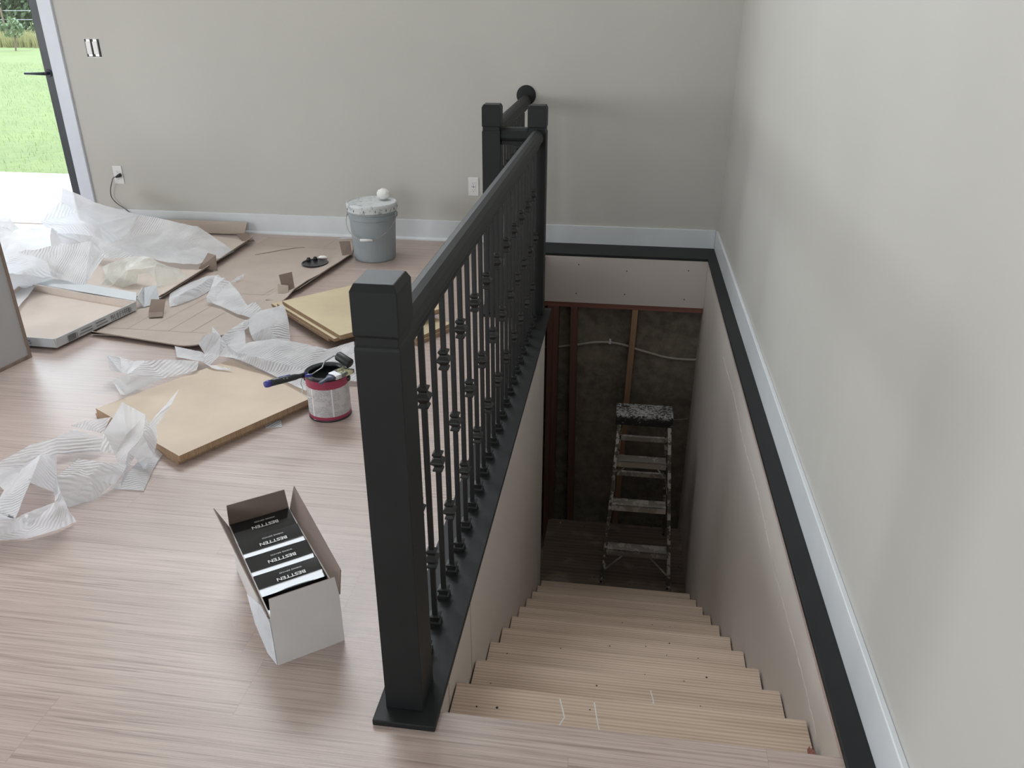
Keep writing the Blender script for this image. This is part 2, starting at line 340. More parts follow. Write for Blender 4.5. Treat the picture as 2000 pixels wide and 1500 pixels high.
def crumple(name, V, F, mat, label, group=None, amp=.05, seed=1, lift=0.0, zmin=.003, levels=3, th=.0016):
    rnd = random.Random(seed); bm = bmesh.new(); org = Vector(V[0]).copy(); org.z = 0
    cx = sum(v[0] for v in V) / len(V); cy = sum(v[1] for v in V) / len(V); org = Vector((cx, cy, 0))
    vs = [bm.verts.new(Vector(v) - org + Vector((0, 0, lift))) for v in V]
    for f in F:
        try: bm.faces.new([vs[i] for i in f])
        except ValueError: pass
    bmesh.ops.triangulate(bm, faces=bm.faces)
    bm.normal_update()
    for e in bm.edges:
        if len(e.link_faces) == 2 and e.calc_face_angle(0) > .8: e.smooth = False
    for lv in range(levels):
        el = sum(e.calc_length() for e in bm.edges) / len(bm.edges)
        old = set(bm.verts)
        bmesh.ops.subdivide_edges(bm, edges=bm.edges[:], cuts=1, use_grid_fill=True)
        a = el * amp
        for v in bm.verts:
            if v not in old:
                k = .45 if v.is_boundary else 1
                v.co += Vector((rnd.uniform(-1, 1) * .5, rnd.uniform(-1, 1) * .5, rnd.uniform(-1, 1))) * a * k
    for v in bm.verts: v.co.z = max(v.co.z, zmin)
    o = obj(name, bm, mat, loc=org, smooth=True)
    return tag(o, label, 'packing foam', group)
FOAM = {
 'back': ([(-4.372,-0.42,0.375),(-4.298,-0.32,0.294),(-4.161,-0.32,0.232),(-3.9,-0.36,0.194),(-3.619,-0.36,0.151),(-3.464,-0.4,0.135),(-3.254,-0.453,0.035),(-3.142,-0.557,0.02),(-4.259,-0.62,0.33),(-4.159,-0.62,0.27),(-4.018,-0.62,0.181),(-3.921,-0.524,0.07),(-3.67,-0.608,0.075),(-3.406,-0.639,0.06),(-3.219,-0.595,0.045),(-4.02,-0.604,0.06),(-3.656,-0.863,0.06),(-3.376,-0.95,0.055),(-3.198,-0.94,0.05),(-3.126,-0.769,0.045),(-4.338,-0.75,0.229),(-4.332,-0.644,0.1),(-4.133,-0.544,0.06),(-4.026,-1.02,0.231),(-4.09,-0.784,0.17),(-3.928,-0.798,0.15),(-3.753,-0.844,0.1),(-3.644,-0.873,0.06),(-3.776,-0.982,0.07),(-3.891,-0.898,0.1),(-4.157,-0.843,0.1)],
  [(0,1,9,8),(1,2,10,9),(2,3,11,10),(3,4,12,11),(4,5,13,12),(5,6,14,13),(6,7,14),(11,12,17,16),(11,16,15),(12,13,18,17),(13,14,19,18),(14,7,19),(8,9,21,20),(9,10,22,21),(10,11,15,22),(23,24,29,30),(24,25,28,29),(25,26,27,28)]),
 'ribbed': ([(-4.446,-1.05,0.311),(-4.294,-1.05,0.329),(-4.188,-1.12,0.282),(-4.252,-1.1,0.262),(-4.072,-1.0,0.262),(-4.041,-1.0,0.238),(-4.126,-0.874,0.12),(-4.121,-1.5,0.203),(-4.001,-1.4,0.232),(-3.842,-1.33,0.245),(-3.623,-1.28,0.27),(-3.62,-1.27,0.22),(-3.542,-1.3,0.201),(-3.58,-1.481,0.07),(-3.804,-1.439,0.1),(-3.838,-1.62,0.168),(-3.981,-1.66,0.194),(-3.844,-1.38,0.167),(-3.911,-1.441,0.05),(-3.753,-1.794,0.05),(-4.052,-1.587,0.05)],
  [(7,8,17,15,16),(8,9,17),(17,9,10,11,13),(17,13,14,15),(11,12,13),(3,4,5,6,9,8),(0,1,3,8,7),(1,2,3),(16,15,14,18,19,20)]),
 'cream': ([(-3.725,-1.091,0.06),(-3.68,-1.077,0.08),(-3.546,-1.141,0.13),(-3.441,-1.185,0.16),(-3.327,-1.214,0.17),(-3.253,-1.238,0.15),(-3.222,-1.215,0.12),(-3.186,-1.163,0.09),(-3.129,-1.19,0.045),(-3.178,-1.193,0.05),(-3.183,-1.219,0.03),(-3.216,-1.25,0.02),(-3.267,-1.289,0.015),(-3.288,-1.262,0.07),(-3.35,-1.244,0.08),(-3.397,-1.248,0.07),(-3.419,-1.241,0.02),(-3.463,-1.317,0.015),(-3.519,-1.314,0.03),(-3.545,-1.338,0.015),(-3.608,-1.3,0.015),(-3.603,-1.256,0.06),(-3.402,-1.324,0.13),(-3.265,-1.287,0.14)],
  [(0,1,21),(21,1,18),(21,18,19,20),(1,2,22,18),(18,22,16,17),(22,15,16),(2,3,22),(3,4,23,22),(22,23,14,15),(23,13,14),(4,5,23),(5,6,23),(23,6,11,12,13),(6,7,9,10,11),(7,8,9)]),
 'roll': ([(-3.065,-1.516,0.03),(-3.004,-1.509,0.06),(-2.973,-1.396,0.065),(-2.976,-1.243,0.06),(-2.992,-1.079,0.035),(-2.951,-1.11,0.015),(-2.944,-1.242,0.012),(-2.944,-1.352,0.012),(-2.97,-1.477,0.012),(-3.002,-1.556,0.012),(-3.032,-1.577,0.012),(-3.139,-1.38,0.012),(-3.142,-1.271,0.015),(-3.078,-1.075,0.02)],
  [(0,1,8,9,10),(1,2,7,8),(2,3,6,7),(3,4,5,6),(0,11,12,1),(1,12,13,2),(2,13,4,3)]),
 'fold': ([(-2.943,-1.212,0.07),(-2.861,-1.26,0.08),(-2.835,-1.249,0.05),(-2.7,-1.419,0.05),(-2.596,-1.548,0.03),(-2.549,-1.553,0.06),(-2.499,-1.591,0.03),(-2.491,-1.625,0.02),(-2.503,-1.715,0.03),(-2.604,-1.662,0.025),(-2.753,-1.551,0.02),(-2.853,-1.499,0.02),(-2.853,-1.501,0.05),(-2.869,-1.414,0.07),(-2.829,-1.465,0.03),(-2.874,-1.086,0.03),(-2.829,-1.073,0.05),(-2.847,-1.071,0.02),(-2.867,-1.127,0.012)],
  [(0,1,14,13),(13,14,12),(12,14,10,11),(1,2,3,14),(3,4,9,10,14),(4,5,6,7,8,9),(2,15,17,18),(15,16,17)]),
 'middle': ([(-2.498,-1.742,0.035),(-2.445,-1.708,0.07),(-2.379,-1.694,0.085),(-2.345,-1.656,0.09),(-2.291,-1.744,0.08),(-2.231,-1.864,0.06),(-2.174,-2.004,0.02),(-2.212,-2.07,0.05),(-2.325,-2.05,0.03),(-2.361,-2.018,0.06),(-2.42,-1.912,0.06),(-2.272,-1.999,0.11),(-2.51,-1.816,0.04),(-2.52,-1.991,0.04),(-2.527,-2.022,0.02),(-2.465,-2.059,0.02),(-2.469,-1.865,0.02),(-2.476,-2.254,0.055),(-2.542,-2.178,0.07),(-2.53,-2.162,0.1),(-2.467,-2.177,0.13),(-2.455,-2.187,0.17),(-2.428,-2.178,0.12),(-2.397,-2.194,0.08),(-2.329,-2.141,0.07),(-2.2,-2.115,0.09),(-2.042,-2.113,0.07),(-1.939,-2.129,0.06),(-1.84,-2.04,0.07),(-1.792,-2.192,0.05),(-1.72,-2.363,0.02),(-1.853,-2.377,0.03),(-1.876,-2.566,0.06),(-2.118,-2.401,0.06),(-2.3,-2.322,0.075),(-2.381,-2.299,0.075),(-2.297,-2.299,0.09),(-2.124,-2.263,0.1),(-1.985,-2.183,0.08),(-1.943,-2.371,0.07),(-2.127,-2.366,0.1),(-2.701,-2.117,0.025),(-2.516,-2.224,0.055),(-2.451,-2.338,0.06),(-2.635,-2.225,0.02),(-2.402,-2.352,0.052),(-2.288,-2.389,0.056),(-2.272,-2.4,0.052),(-2.37,-2.392,0.052)],
  [(0,1,11,10),(1,2,11),(2,3,4,11),(4,5,11),(11,5,6,7),(11,7,8,9),(11,9,10),(0,12,16,10),(12,13,14,15,16),(17,18,19,20,22,35),(20,21,22),(22,23,34,35),(23,24,36,34),(24,25,37,36),(25,26,38,37),(26,27,39,38),(36,37,40,34),(37,38,39,40),(34,40,33),(40,39,32,33),(27,28,29,39),(39,29,30,31,32),(41,42,43,44),(42,17,35,43),(43,35,45,48),(45,46,47,48),(8,7,25,24),(15,16,24,23)]),
 'flap': ([(-2.793,-2.486,0.13),(-2.782,-2.414,0.09),(-2.715,-2.421,0.08),(-2.625,-2.477,0.11),(-2.545,-2.426,0.1),(-2.432,-2.386,0.08),(-2.424,-2.428,0.055),(-2.525,-2.52,0.054),(-2.597,-2.691,0.052),(-2.624,-2.681,0.05),(-2.621,-2.717,0.13),(-2.605,-2.634,0.12),(-2.723,-2.509,0.06),(-2.825,-2.441,0.04)],
  [(0,1,12,13),(1,2,11,12),(2,3,7,11),(3,4,7),(4,5,6,7),(11,7,8),(10,11,8,9)]),
 'crumple': ([(-2.377,-3.016,0.2),(-2.424,-3.09,0.11),(-2.431,-3.122,0.05),(-2.365,-3.135,0.05),(-2.304,-3.146,0.07),(-2.288,-3.142,0.05),(-2.262,-3.15,0.03),(-2.241,-3.166,0.01),(-2.226,-3.122,0.05),(-2.238,-3.066,0.08),(-2.225,-3.071,0.13),(-2.261,-3.057,0.13),(-2.291,-3.028,0.16),(-2.331,-3.024,0.18),(-2.367,-3.046,0.08),(-2.261,-3.104,0.12),(-2.142,-3.022,0.27),(-2.179,-3.029,0.21),(-2.22,-3.097,0.14),(-2.255,-3.063,0.15),(-2.66,-2.957,0.05),(-2.588,-2.966,0.08),(-2.479,-2.96,0.1),(-2.488,-3.015,0.06),(-2.307,-3.279,0.004),(-2.268,-3.275,0.005),(-2.184,-3.275,0.004),(-2.226,-3.137,0.006),(-2.249,-3.036,0.004),(-2.285,-3.012,0.02),(-2.28,-3.184,0.03),(-2.274,-3.241,0.03)],
  [(0,1,14),(1,2,3,14),(14,3,4),(0,14,13),(14,15,12,13),(14,4,5,15),(5,6,8,15),(6,7,8),(15,8,9,11),(9,10,11),(15,11,12),(19,18,17,16),(11,10,18,19),(20,21,23),(21,22,23),(24,25,30,31),(25,26,27,30),(27,28,29),(30,27,29,7),(4,5,31,3)]),
 'pillow': ([(-2.413,-3.255,0.1),(-2.33,-3.25,0.09),(-2.285,-3.194,0.05),(-2.276,-3.234,0.04),(-2.301,-3.259,0.012),(-2.315,-3.304,0.005),(-2.315,-3.348,0.005),(-2.373,-3.399,0.005),(-2.399,-3.404,0.03),(-2.425,-3.352,0.09),(-2.343,-3.309,0.07),(-2.451,-3.363,0.18),(-2.409,-3.373,0.11),(-2.385,-3.43,0.08),(-2.281,-3.521,0.15),(-2.308,-3.477,0.05),(-2.298,-3.471,0.006),(-2.329,-3.525,0.006),(-2.395,-3.578,0.006),(-2.497,-3.603,0.006),(-2.447,-3.625,0.11),(-2.393,-3.594,0.09),(-2.356,-3.58,0.11),(-2.296,-3.534,0.12),(-2.421,-3.469,0.14),(-2.477,-3.484,0.12),(-2.494,-3.571,0.1),(-2.592,-3.401,0.05),(-2.587,-3.334,0.07),(-2.577,-3.325,0.08),(-2.34,-3.602,0.08),(-2.794,-3.223,0.02),(-2.706,-3.117,0.05),(-2.628,-3.077,0.07),(-2.619,-2.992,0.05),(-2.48,-3.031,0.05),(-2.469,-3.076,0.02),(-2.601,-3.13,0.03),(-2.687,-3.184,0.012),(-2.758,-3.274,0.006)],
  [(0,1,10,9),(1,2,3,10),(10,3,4,5),(10,5,6,7),(10,7,8,9),(29,11,28),(11,12,13,24),(11,24,25,28),(12,14,23,13),(14,15,23),(23,15,16,17),(22,23,17,30),(21,22,30),(20,21,30,19),(30,17,18,19),(25,24,21,26),(25,26,27),(27,28,25),(31,32,38,39),(32,33,37,38),(33,34,35,36,37),(9,12,14,8),(11,37,9,12),(39,38,29,28),(39,28,27),(27,21,20,26),(38,37,11,29)]),
}
# =================================================================== THE SETTING
FX0, FX1, FY0 = -7.0, 0.0, -9.5
Y0, RUN, RISE = -4.048, .27292, .18138
# floor: planks around the L-shaped stair opening
bm = bmesh.new()
for b in ((FX0, -1.115, FY0, .0), (-1.115, FX1, FY0, Y0), (-1.115, -.995, Y0, Y0 + .001), (-.073, 0, Y0, 0)):
    bx(bm, *b, -.02, 0)
struct('floor', bm, 'floor', bevel=0)
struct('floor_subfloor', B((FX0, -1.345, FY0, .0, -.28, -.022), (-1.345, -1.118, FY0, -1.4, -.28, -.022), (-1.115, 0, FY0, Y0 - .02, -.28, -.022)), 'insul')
WT = .14
# back wall with the glazed door opening, x -6.15..-4.57
DX0, DX1, DZ = -6.18, -4.548, 2.06
CZ = 5.2
struct('wall_back', B((-7.2, DX0, 0, WT, 0, CZ), (DX0, DX1, 0, WT, DZ, CZ), (DX1, -1.85, 0, WT, 0, 2.9), (DX1, -1.85, 0, WT, 4.6, CZ), (-1.85, .15, 0, WT, 0, CZ)), 'wall')
struct('wall_right', B((0, .15, FY0, 0, -.001, CZ)), 'wall')
struct('wall_left', B((-7.15, -7.0, FY0, -5.3, 0, CZ), (-7.15, -7.0, -3.3, 0, 0, CZ), (-7.15, -7.0, -5.3, -3.3, 0, .55), (-7.15, -7.0, -5.3, -3.3, 2.15, CZ)), 'wall')
struct('wall_front', B((-7.15, -4.0, -9.65, -9.5, 0, CZ), (-1.0, .15, -9.65, -9.5, 0, CZ), (-4.0, -1.0, -9.65, -9.5, 0, .75), (-4.0, -1.0, -9.65, -9.5, 2.2, CZ)), 'wall')
struct('ceiling', B((-7.15, .15, -9.65, .15, CZ, CZ + .15)), 'ceil')
def window(n, b, axis, fr):
    o = struct('window_%d' % n, fr, 'white', bevel=.003); g = obj('pane', B(b), 'glass', parent=o); return o
window(1, (-7.09, -7.08, -5.25, -3.35, .6, 2.1), 'x', B((-7.12, -7.02, -5.3, -3.3, .55, .6), (-7.12, -7.02, -5.3, -3.3, 2.1, 2.15), (-7.12, -7.02, -5.3, -5.25, .6, 2.1), (-7.12, -7.02, -3.35, -3.3, .6, 2.1)))
window(2, (-3.95, -1.05, -9.59, -9.58, .8, 2.15), 'y', B((-4, -1, -9.62, -9.52, .75, .8), (-4, -1, -9.62, -9.52, 2.15, 2.2), (-4, -3.95, -9.62, -9.52, .8, 2.15), (-1.05, -1, -9.62, -9.52, .8, 2.15)))
window(3, (-4.52, -1.9, .09, .10, 2.95, 4.55), 'y', B((DX1, -1.85, .07, .13, 2.9, 2.95), (DX1, -1.85, .07, .13, 4.55, 4.6), (DX1, -4.52, .07, .13, 2.95, 4.55), (-1.9, -1.85, .07, .13, 2.95, 4.55)))
# glazed door: full-height glass leaf, hinged off to the left, black stile with lever
d1 = struct('door_1', B((-4.626, -4.55, .012, .055, .03, 2.03), (-6.17, -6.10, .012, .055, .03, 2.03), (-6.10, -4.626, .015, .06, 1.98, 2.03)), 'blackframe', bevel=.003)
obj('glass_pane', B((-6.10, -4.626, .032, .038, .035, 1.98)), 'glass', parent=d1)
hm = tube([(-4.595, .015, 1.058), (-4.595, -.045, 1.058)], .011, 12)
tube([(-4.597, -.042, 1.058), (-4.737, -.042, 1.058)], [.0105, .0085], 10, hm)
hd = obj('lever_handle', hm, 'blackframe', parent=d1, smooth=True)
obj('handle_rose', lathe([(.024, 0), (.024, .008), (.02, .01)], 20, mtx=Matrix.Translation((-4.595, .015, 1.058)) @ Matrix.Rotation(R(90), 4, 'X')), 'blackframe', parent=d1, smooth=False)
struct('trim_1', B((-6.28, -4.448, -.018, 0, DZ, DZ + .1), (-4.546, -4.448, -.018, 0, 0, DZ), (-6.28, -6.18, -.018, 0, 0, DZ)), 'casing', bevel=.002)
struct('door_sill', B((-6.18, -4.548, 0, .15, -.02, .008)), 'slab', bevel=.002)
# baseboards
bb = B((-4.448, -.0155, -.0155, 0, 0, .139)); struct('baseboard_back', bb, 'white', bevel=.003)
shoe = sweep([(0, 0), (-.018, 0), (-.0165, .009), (-.009, .0165), (0, .018)], [(-4.448, -.0155, 0), (-1.36, -.0155, 0)], ((0, 1, 0), (0, 0, 1)))
struct('baseboard_shoe', shoe, 'white', smooth=False)
struct('baseboard_right', B((-.0155, 0, FY0, -.0155, 0, .139)), 'white', bevel=.003)
# black trim boards on top of the opening's right and far edges
struct('trim_2', prism([(-.0155, -.0155), (-.0155, -6.2), (-.0755, -6.2), (-.0755, -.272)][::-1], .0005, .0165), 'black', bevel=.0015)
struct('trim_3', prism([(-.0155, -.0155), (-.0755, -.272), (-1.34, -.272), (-1.34, -.0155)][::-1], .0005, .0165), 'black', bevel=.0015)
# stairwell shell
LZ = -11 * RISE
struct('wall_stairwell_left', B((-1.113, -1.0052, Y0 + .012, -1.405, LZ - .1, -.001)), 'board')
struct('wall_stairwell_right', B((-.0715, .14, Y0 + .012, -.155, -.155, -.0005)), 'board')
struct('wall_stairwell_right_lower', B((-.0705, .14, Y0 + .012, -.155, LZ - .8, -.157)), 'board')
# ragged plaster line between the two boards of the right wall
rnd = random.Random(5); bm = bmesh.new()
pts = []
for i in range(160):
    y = -3.87 + i * .0152; pts.append((-.0722, y, -.148 + .010 * math.sin(i * .11) + rnd.uniform(-.004, .004)))
tube(pts, [rnd.uniform(.0006, .0018) for _ in pts], 5, bm)
struct('trim_4', bm, 'board')
struct('wall_header', B((-1.23, -.0725, -.2705, -.2585, -.318, -.0005)), 'board')
for px_, pz in ((-.95, -.06), (-.95, -.26), (-.62, -.075), (-.62, -.26), (-.17, -.05), (-.19, -.27)):
    pass
sc = empty('drywall_screw', (0, 0, 0)); bpy.data.objects.remove(sc)
for i, (px_, pz) in enumerate(((-.90, -.055), (-.91, -.255), (-.585, -.085), (-.59, -.245), (-.19, -.065), (-.20, -.262))):
    nm = ['topmost row, left', 'bottom row, left', 'topmost row, middle', 'bottom row, middle', 'topmost row, right', 'bottom row, right'][i]
    o = obj('drywall_screw', lathe([(.0038, 0), (.0042, .0008), (.002, .001)], 10, mtx=Matrix.Translation((px_, -.2705, pz)) @ Matrix.Rotation(R(90), 4, 'X')), 'slot')
    tag(o, 'small dark screw head in the bare drywall header, ' + nm, 'screw', 'screws in the drywall header')
struct('wall_stairwell_far_left', B((-1.36, -1.24, -1.36, -.155, -.32, -.022)), 'board')
struct('wall_basement', B((-4.2, .3, -.155, .1, -3.0, -.33), (-4.3, -4.2, -4.5, .1, -3, -.25), (-4.2, -1.113, -4.5, -4.4, -3, -.25), (-1.3, .3, Y0 - .13, Y0 - .02, -3, -.25)), 'concrete')
struct('floor_basement', B((-4.3, .3, -4.6, .1, -3.1, -3.0)), 'concrete')
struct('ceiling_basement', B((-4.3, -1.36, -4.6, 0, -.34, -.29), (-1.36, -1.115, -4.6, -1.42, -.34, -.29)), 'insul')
# =================================================================== STAIRS
st = empty('staircase', (-.54, Y0, LZ), 'unfinished pale pine staircase running down the well to the landing', 'stairs')
tr0 = obj('tread', bmesh.new(), 'pine'); bpy.data.objects.remove(tr0)
XL, XR = -1.0005, -.0775
def nosed(y0, y1, z, th):
    r = .012
    return [(y0, z - th), (y0, z), (y1 - r, z), (y1 - r * .3, z - r * .3), (y1, z - r), (y1, z - th + .004), (y1 - .004, z - th)]
tp = nosed(-RUN - .025, 0, 0, .036)
bm = bmesh.new(); a = [bm.verts.new((XL, p[0], p[1])) for p in tp]; b = [bm.verts.new((XR, p[0], p[1])) for p in tp]
bm.faces.new(a); bm.faces.new(b[::-1])
for i in range(len(tp)): bm.faces.new((a[i], b[i], b[(i + 1) % len(tp)], a[(i + 1) % len(tp)]))
tread = obj('tread', bm, 'pine', parent=st, bevel=.001); riser = obj('riser', B((XL + .002, XR - .002, -.045, -.027, -RISE, -.036)), 'pine', parent=st)
tread.location = (0, Y0 + RUN, -RISE); riser.location = tread.location
jx = [0, .0012, -.001, .0015, 0, -.0015, .001, 0, .001, -.001]
for i in range(2, 11):
    for q in (tread, riser):
        c = q.copy(); C.objects.link(c); c.location = (jx[i - 1], Y0 + RUN * i, -RISE * i)
obj('top_riser', B((XL + .002, XR - .002, Y0 - .02, Y0 - .002, -RISE, -.021)), 'pine', parent=st)
for x in (XL + .05, (XL + XR) / 2, XR - .05):
    n = Vector((0, RUN, -RISE)).normalized()
    obj('stringer', prism([(Y0, -RISE - .3), (Y0, -RISE - .06), (Y0 + RUN * 9.7, -RISE * 10.8), (Y0 + RUN * 9.7, -RISE * 10.95), (Y0 + RUN * 8.4, -RISE * 10.95)], x - .019, x + .019,
        mtx=Matrix(((0, 0, 1, 0), (1, 0, 0, 0), (0, 1, 0, 0), (0, 0, 0, 1)))), 'stud', parent=st)
nose = struct('trim_5', B((-.98, -.0715, Y0 - .10, Y0, .0002, .0012)), 'floor')
bpy.data.objects.remove(nose)
# white scratch marks on the top treads, a torn reddish blot beside the first one
def strip(name, pts, w, z, mat):
    bm = bmesh.new()
    for p, q in zip(pts, pts[1:]):
        p = Vector((*p, z)); q = Vector((*q, z)); d = (q - p).normalized(); nn = Vector((-d.y, d.x, 0)) * w / 2; e = d * w * .3
        bx_ = [bm.verts.new(v) for v in (p - nn, q - nn + e, q + nn + e, p + nn)]; bm.faces.new(bx_)
    return obj(name, bm, mat, parent=st)
z1 = -RISE + .0006
strip('scratch_mark', [(-.717, -3.80), (-.700, -3.86), (-.727, -3.93), (-.765, -4.02)], .0035, z1, 'plaster')
strip('scratch_mark', [(-.625, -3.80), (-.613, -3.87), (-.595, -3.94), (-.575, -4.02)], .0035, z1, 'plaster')
strip('scratch_mark', [(-.46, -3.56), (-.452, -3.60), (-.455, -3.66)], .003, z1 - RISE, 'plaster')
rnd = random.Random(8)
for i in range(1, 7):
    bm = bmesh.new()
    for _ in range(11):
        x, y, r_ = rnd.uniform(-.95, -.12), Y0 + RUN * (i - rnd.uniform(.1, .85)), rnd.uniform(.0015, .0042)
        lathe([(r_, 0), (r_ * .7, .0012)], 6, bm, off=(x, y, -RISE * i + .0001), ang=rnd.uniform(0, 1))
    tag(obj('debris_chips', bm, 'slot' if i % 2 else 'redwood', parent=st), kind='stuff')
bm = bmesh.new(); bmesh.ops.create_icosphere(bm, subdivisions=3, radius=1)
for v in bm.verts: v.co = Vector((v.co.x * .010, v.co.y * .045, v.co.z * .02)) * (1 + rnd.uniform(-.25, .25))
bmesh.ops.translate(bm, verts=bm.verts, vec=(-.088, -3.93, -.168)); obj('torn_paper_blot', bm, 'plate', parent=st)
for y, z0_, z1_ in ((-3.865, -.22, -.035), (-3.56, -.44, -.01)):
    struct('trim_6', B((-1.0051, -1.0048, y - .0008, y + .0008, z0_, z1_)), 'slot')
# =================================================================== LANDING, STUD WALL, LADDER
o = obj('plywood_deck', B((-1.045, -.165, -1.33, -.40, LZ - .018, LZ)), 'osb', bevel=.001)
tag(o, 'scuffed brown plywood sheet lying on the stair landing under the ladder', 'plywood')
obj('edge_strip', B((-1.0475, -1.0452, -1.33, -.40, LZ - .018, LZ + .001)), 'stud', parent=o)
o = struct('floor_landing', B((-1.03, -.0715, -1.36, -.36, LZ - .12, LZ - .019)), 'osb')
sw = empty('stud_wall', (-.6, -.21, LZ), 'open wood stud framing against the concrete wall behind the ladder', 'stud framing')
SY0, SY1 = -.258, -.17
obj('plate', B((-1.23, -.0725, SY0, SY1, -.356, -.319)), 'plate', parent=sw, bevel=.002)
def stud(x0, x1, mat, tilt=0, lb=None):
    vs = bmesh.new(); q = bx(vs, x0, x1, SY0, SY1, -2.35, -.357)
    for v in q:
        if v.co.z < -1: v.co.x += tilt
    return obj('stud', vs, mat, parent=sw, bevel=.002)
stud(-1.10, -1.062, 'redwood'); stud(-1.061, -1.023, 'redwood'); stud(-.944, -.898, 'redwood', .03); s = stud(-.531, -.492, 'stud', -.045); s['label'] = 'paler stud in the middle of the bay'
bm = tube(spline([(-1.15, -.166, -.70), (-1.02, -.166, -.688), (-.885, -.166, -.665), (-.78, -.166, -.642), (-.673, -.166, -.637), (-.58, -.166, -.648), (-.494, -.166, -.672), (-.38, -.166, -.702), (-.279, -.166, -.725), (-.17, -.166, -.733), (-.06, -.166, -.731)], 5), .0085, 8)
c = obj('electrical_cable', bm, 'cable', smooth=True); tag(c, 'pale flexible cable stapled across the concrete wall behind the studs', 'cable')
obj('staple', B((-.675, -.66, -.178, -.155, -.645, -.612)), 'white', parent=c, bevel=.001)
wr = obj('thin_wire', tube(spline([(-.36, -.163, -1.195), (-.27, -.163, -1.205), (-.18, -.163, -1.212), (-.085, -.163, -1.195)], 5), .002, 5), 'cable', smooth=True); tag(wr, 'thin slack wire on the concrete wall to the right of the ladder top', 'wire')
# ladder
lad = empty('step_ladder', (-.42, -.9, LZ), 'paint-splattered step ladder with black top cap standing on the landing', 'ladder')
def lerp(a, b, t): return tuple(x + (y - x) * t for x, y in zip(a, b))
TL, TR, BL, BR = (-.572, -.825, -.868), (-.262, -.815, -.868), (-.622, -1.085, LZ), (-.186, -1.085, LZ)
def beam(p, q, wx, wy, mat, name, par):
    p, q = Vector(p), Vector(q); bm = bmesh.new(); vs = []
    for c in (p, q):
        for dx, dy in ((-wx, -wy), (wx, -wy), (wx, wy), (-wx, wy)): vs.append(bm.verts.new(c + Vector((dx / 2, dy / 2, 0))))
    bm.faces.new(vs[:4][::-1]); bm.faces.new(vs[4:])
    for i in range(4): bm.faces.new((vs[i], vs[(i + 1) % 4], vs[4 + (i + 1) % 4], vs[4 + i]))
    return obj(name, bm, mat, parent=par, bevel=.002)
for a, b in ((TL, BL), (TR, BR)):
    a2, b2 = (a[0], a[1] + .03, a[2]), (b[0], b[1] + .03, b[2] + .02)
    fr = beam(a2, b2, .022, .062, 'rail', 'side_rail', lad)
    beam((b2[0], b2[1], b2[2]), (b2[0], b2[1], LZ), .03, .07, 'cap', 'foot', fr)
RTL, RTR, RBL, RBR = (-.555, -.70, -.87), (-.275, -.70, -.87), (-.60, -.47, LZ), (-.20, -.47, LZ)
for a, b in ((RTL, RBL), (RTR, RBR)): beam(a, b, .02, .035, 'rail', 'rear_rail', lad)
for t in (.2, .48, .78):
    a, b = lerp(RTL, RBL, t), lerp(RTR, RBR, t); obj('rear_brace', B((a[0], b[0], a[1] - .01, a[1] + .01, a[2] - .035, a[2])), 'alu', parent=lad, bevel=.002)
for z, xa, xb, yf in ((-1.15, -.575, -.262, -.900), (-1.44, -.592, -.243, -.968), (-1.745, -.606, -.214, -1.038)):
    s = obj('step', B((xa, xb, yf, yf + .085, z - .006, z), (xa, xb, yf, yf + .006, z - .045, z), (xa, xb, yf + .079, yf + .085, z - .03, z)), 'alu', parent=lad, bevel=.0015)
    if z > -1.4:
        for x, dx in ((xa + .005, .055), (xb - .005, -.055)): beam((x + dx, yf + .01, z - .035), (x, yf + .0, z - .105), .006, .022, 'alu', 'step_brace', s)
    if z < -1.7:
        for x, dx in ((xa + .003, .11), (xb - .003, -.11)): beam((x + dx, yf + .01, z - .04), (x - dx * .08, yf - .02, z - .15), .006, .02, 'alu', 'step_brace', s)
for x0, x1 in ((-.602, -.595), (-.226, -.219)):
    beam(((x0 + x1) / 2 + .02 * (1 if x0 < -.4 else -1), -.92, -1.36), ((x0 + x1) / 2 + .02 * (1 if x0 < -.4 else -1), -.62, -1.40), .005, .02, 'alu', 'spreader', lad)
bm = B((-.598, -.240, -.838, -.668, -.872, -.850)); lip = bmesh.new(); bx(lip, -.598, -.240, -.838, -.829, -.922, -.872); bx(lip, -.598, -.588, -.829, -.668, -.915, -.872); bx(lip, -.25, -.240, -.829, -.668, -.915, -.872)
tc_ = obj('top_cap', bm, 'cap', parent=lad, bevel=.006, seg=3)
obj('cap_lip', lip, 'caplip', parent=tc_, bevel=.003)
obj('tool_hole', lathe([(.024, 0), (.024, .0008)], 20, mtx=Matrix.Translation((-.535, -.715, -.8503)) @ Matrix.Diagonal((1, .6, 1, 1))), 'slot', parent=tc_)
# =================================================================== RAILING
rl = empty('stair_railing', (-1.06, -4.0, .0), 'black stair railing with knuckled iron balusters and three square newel posts', 'railing')
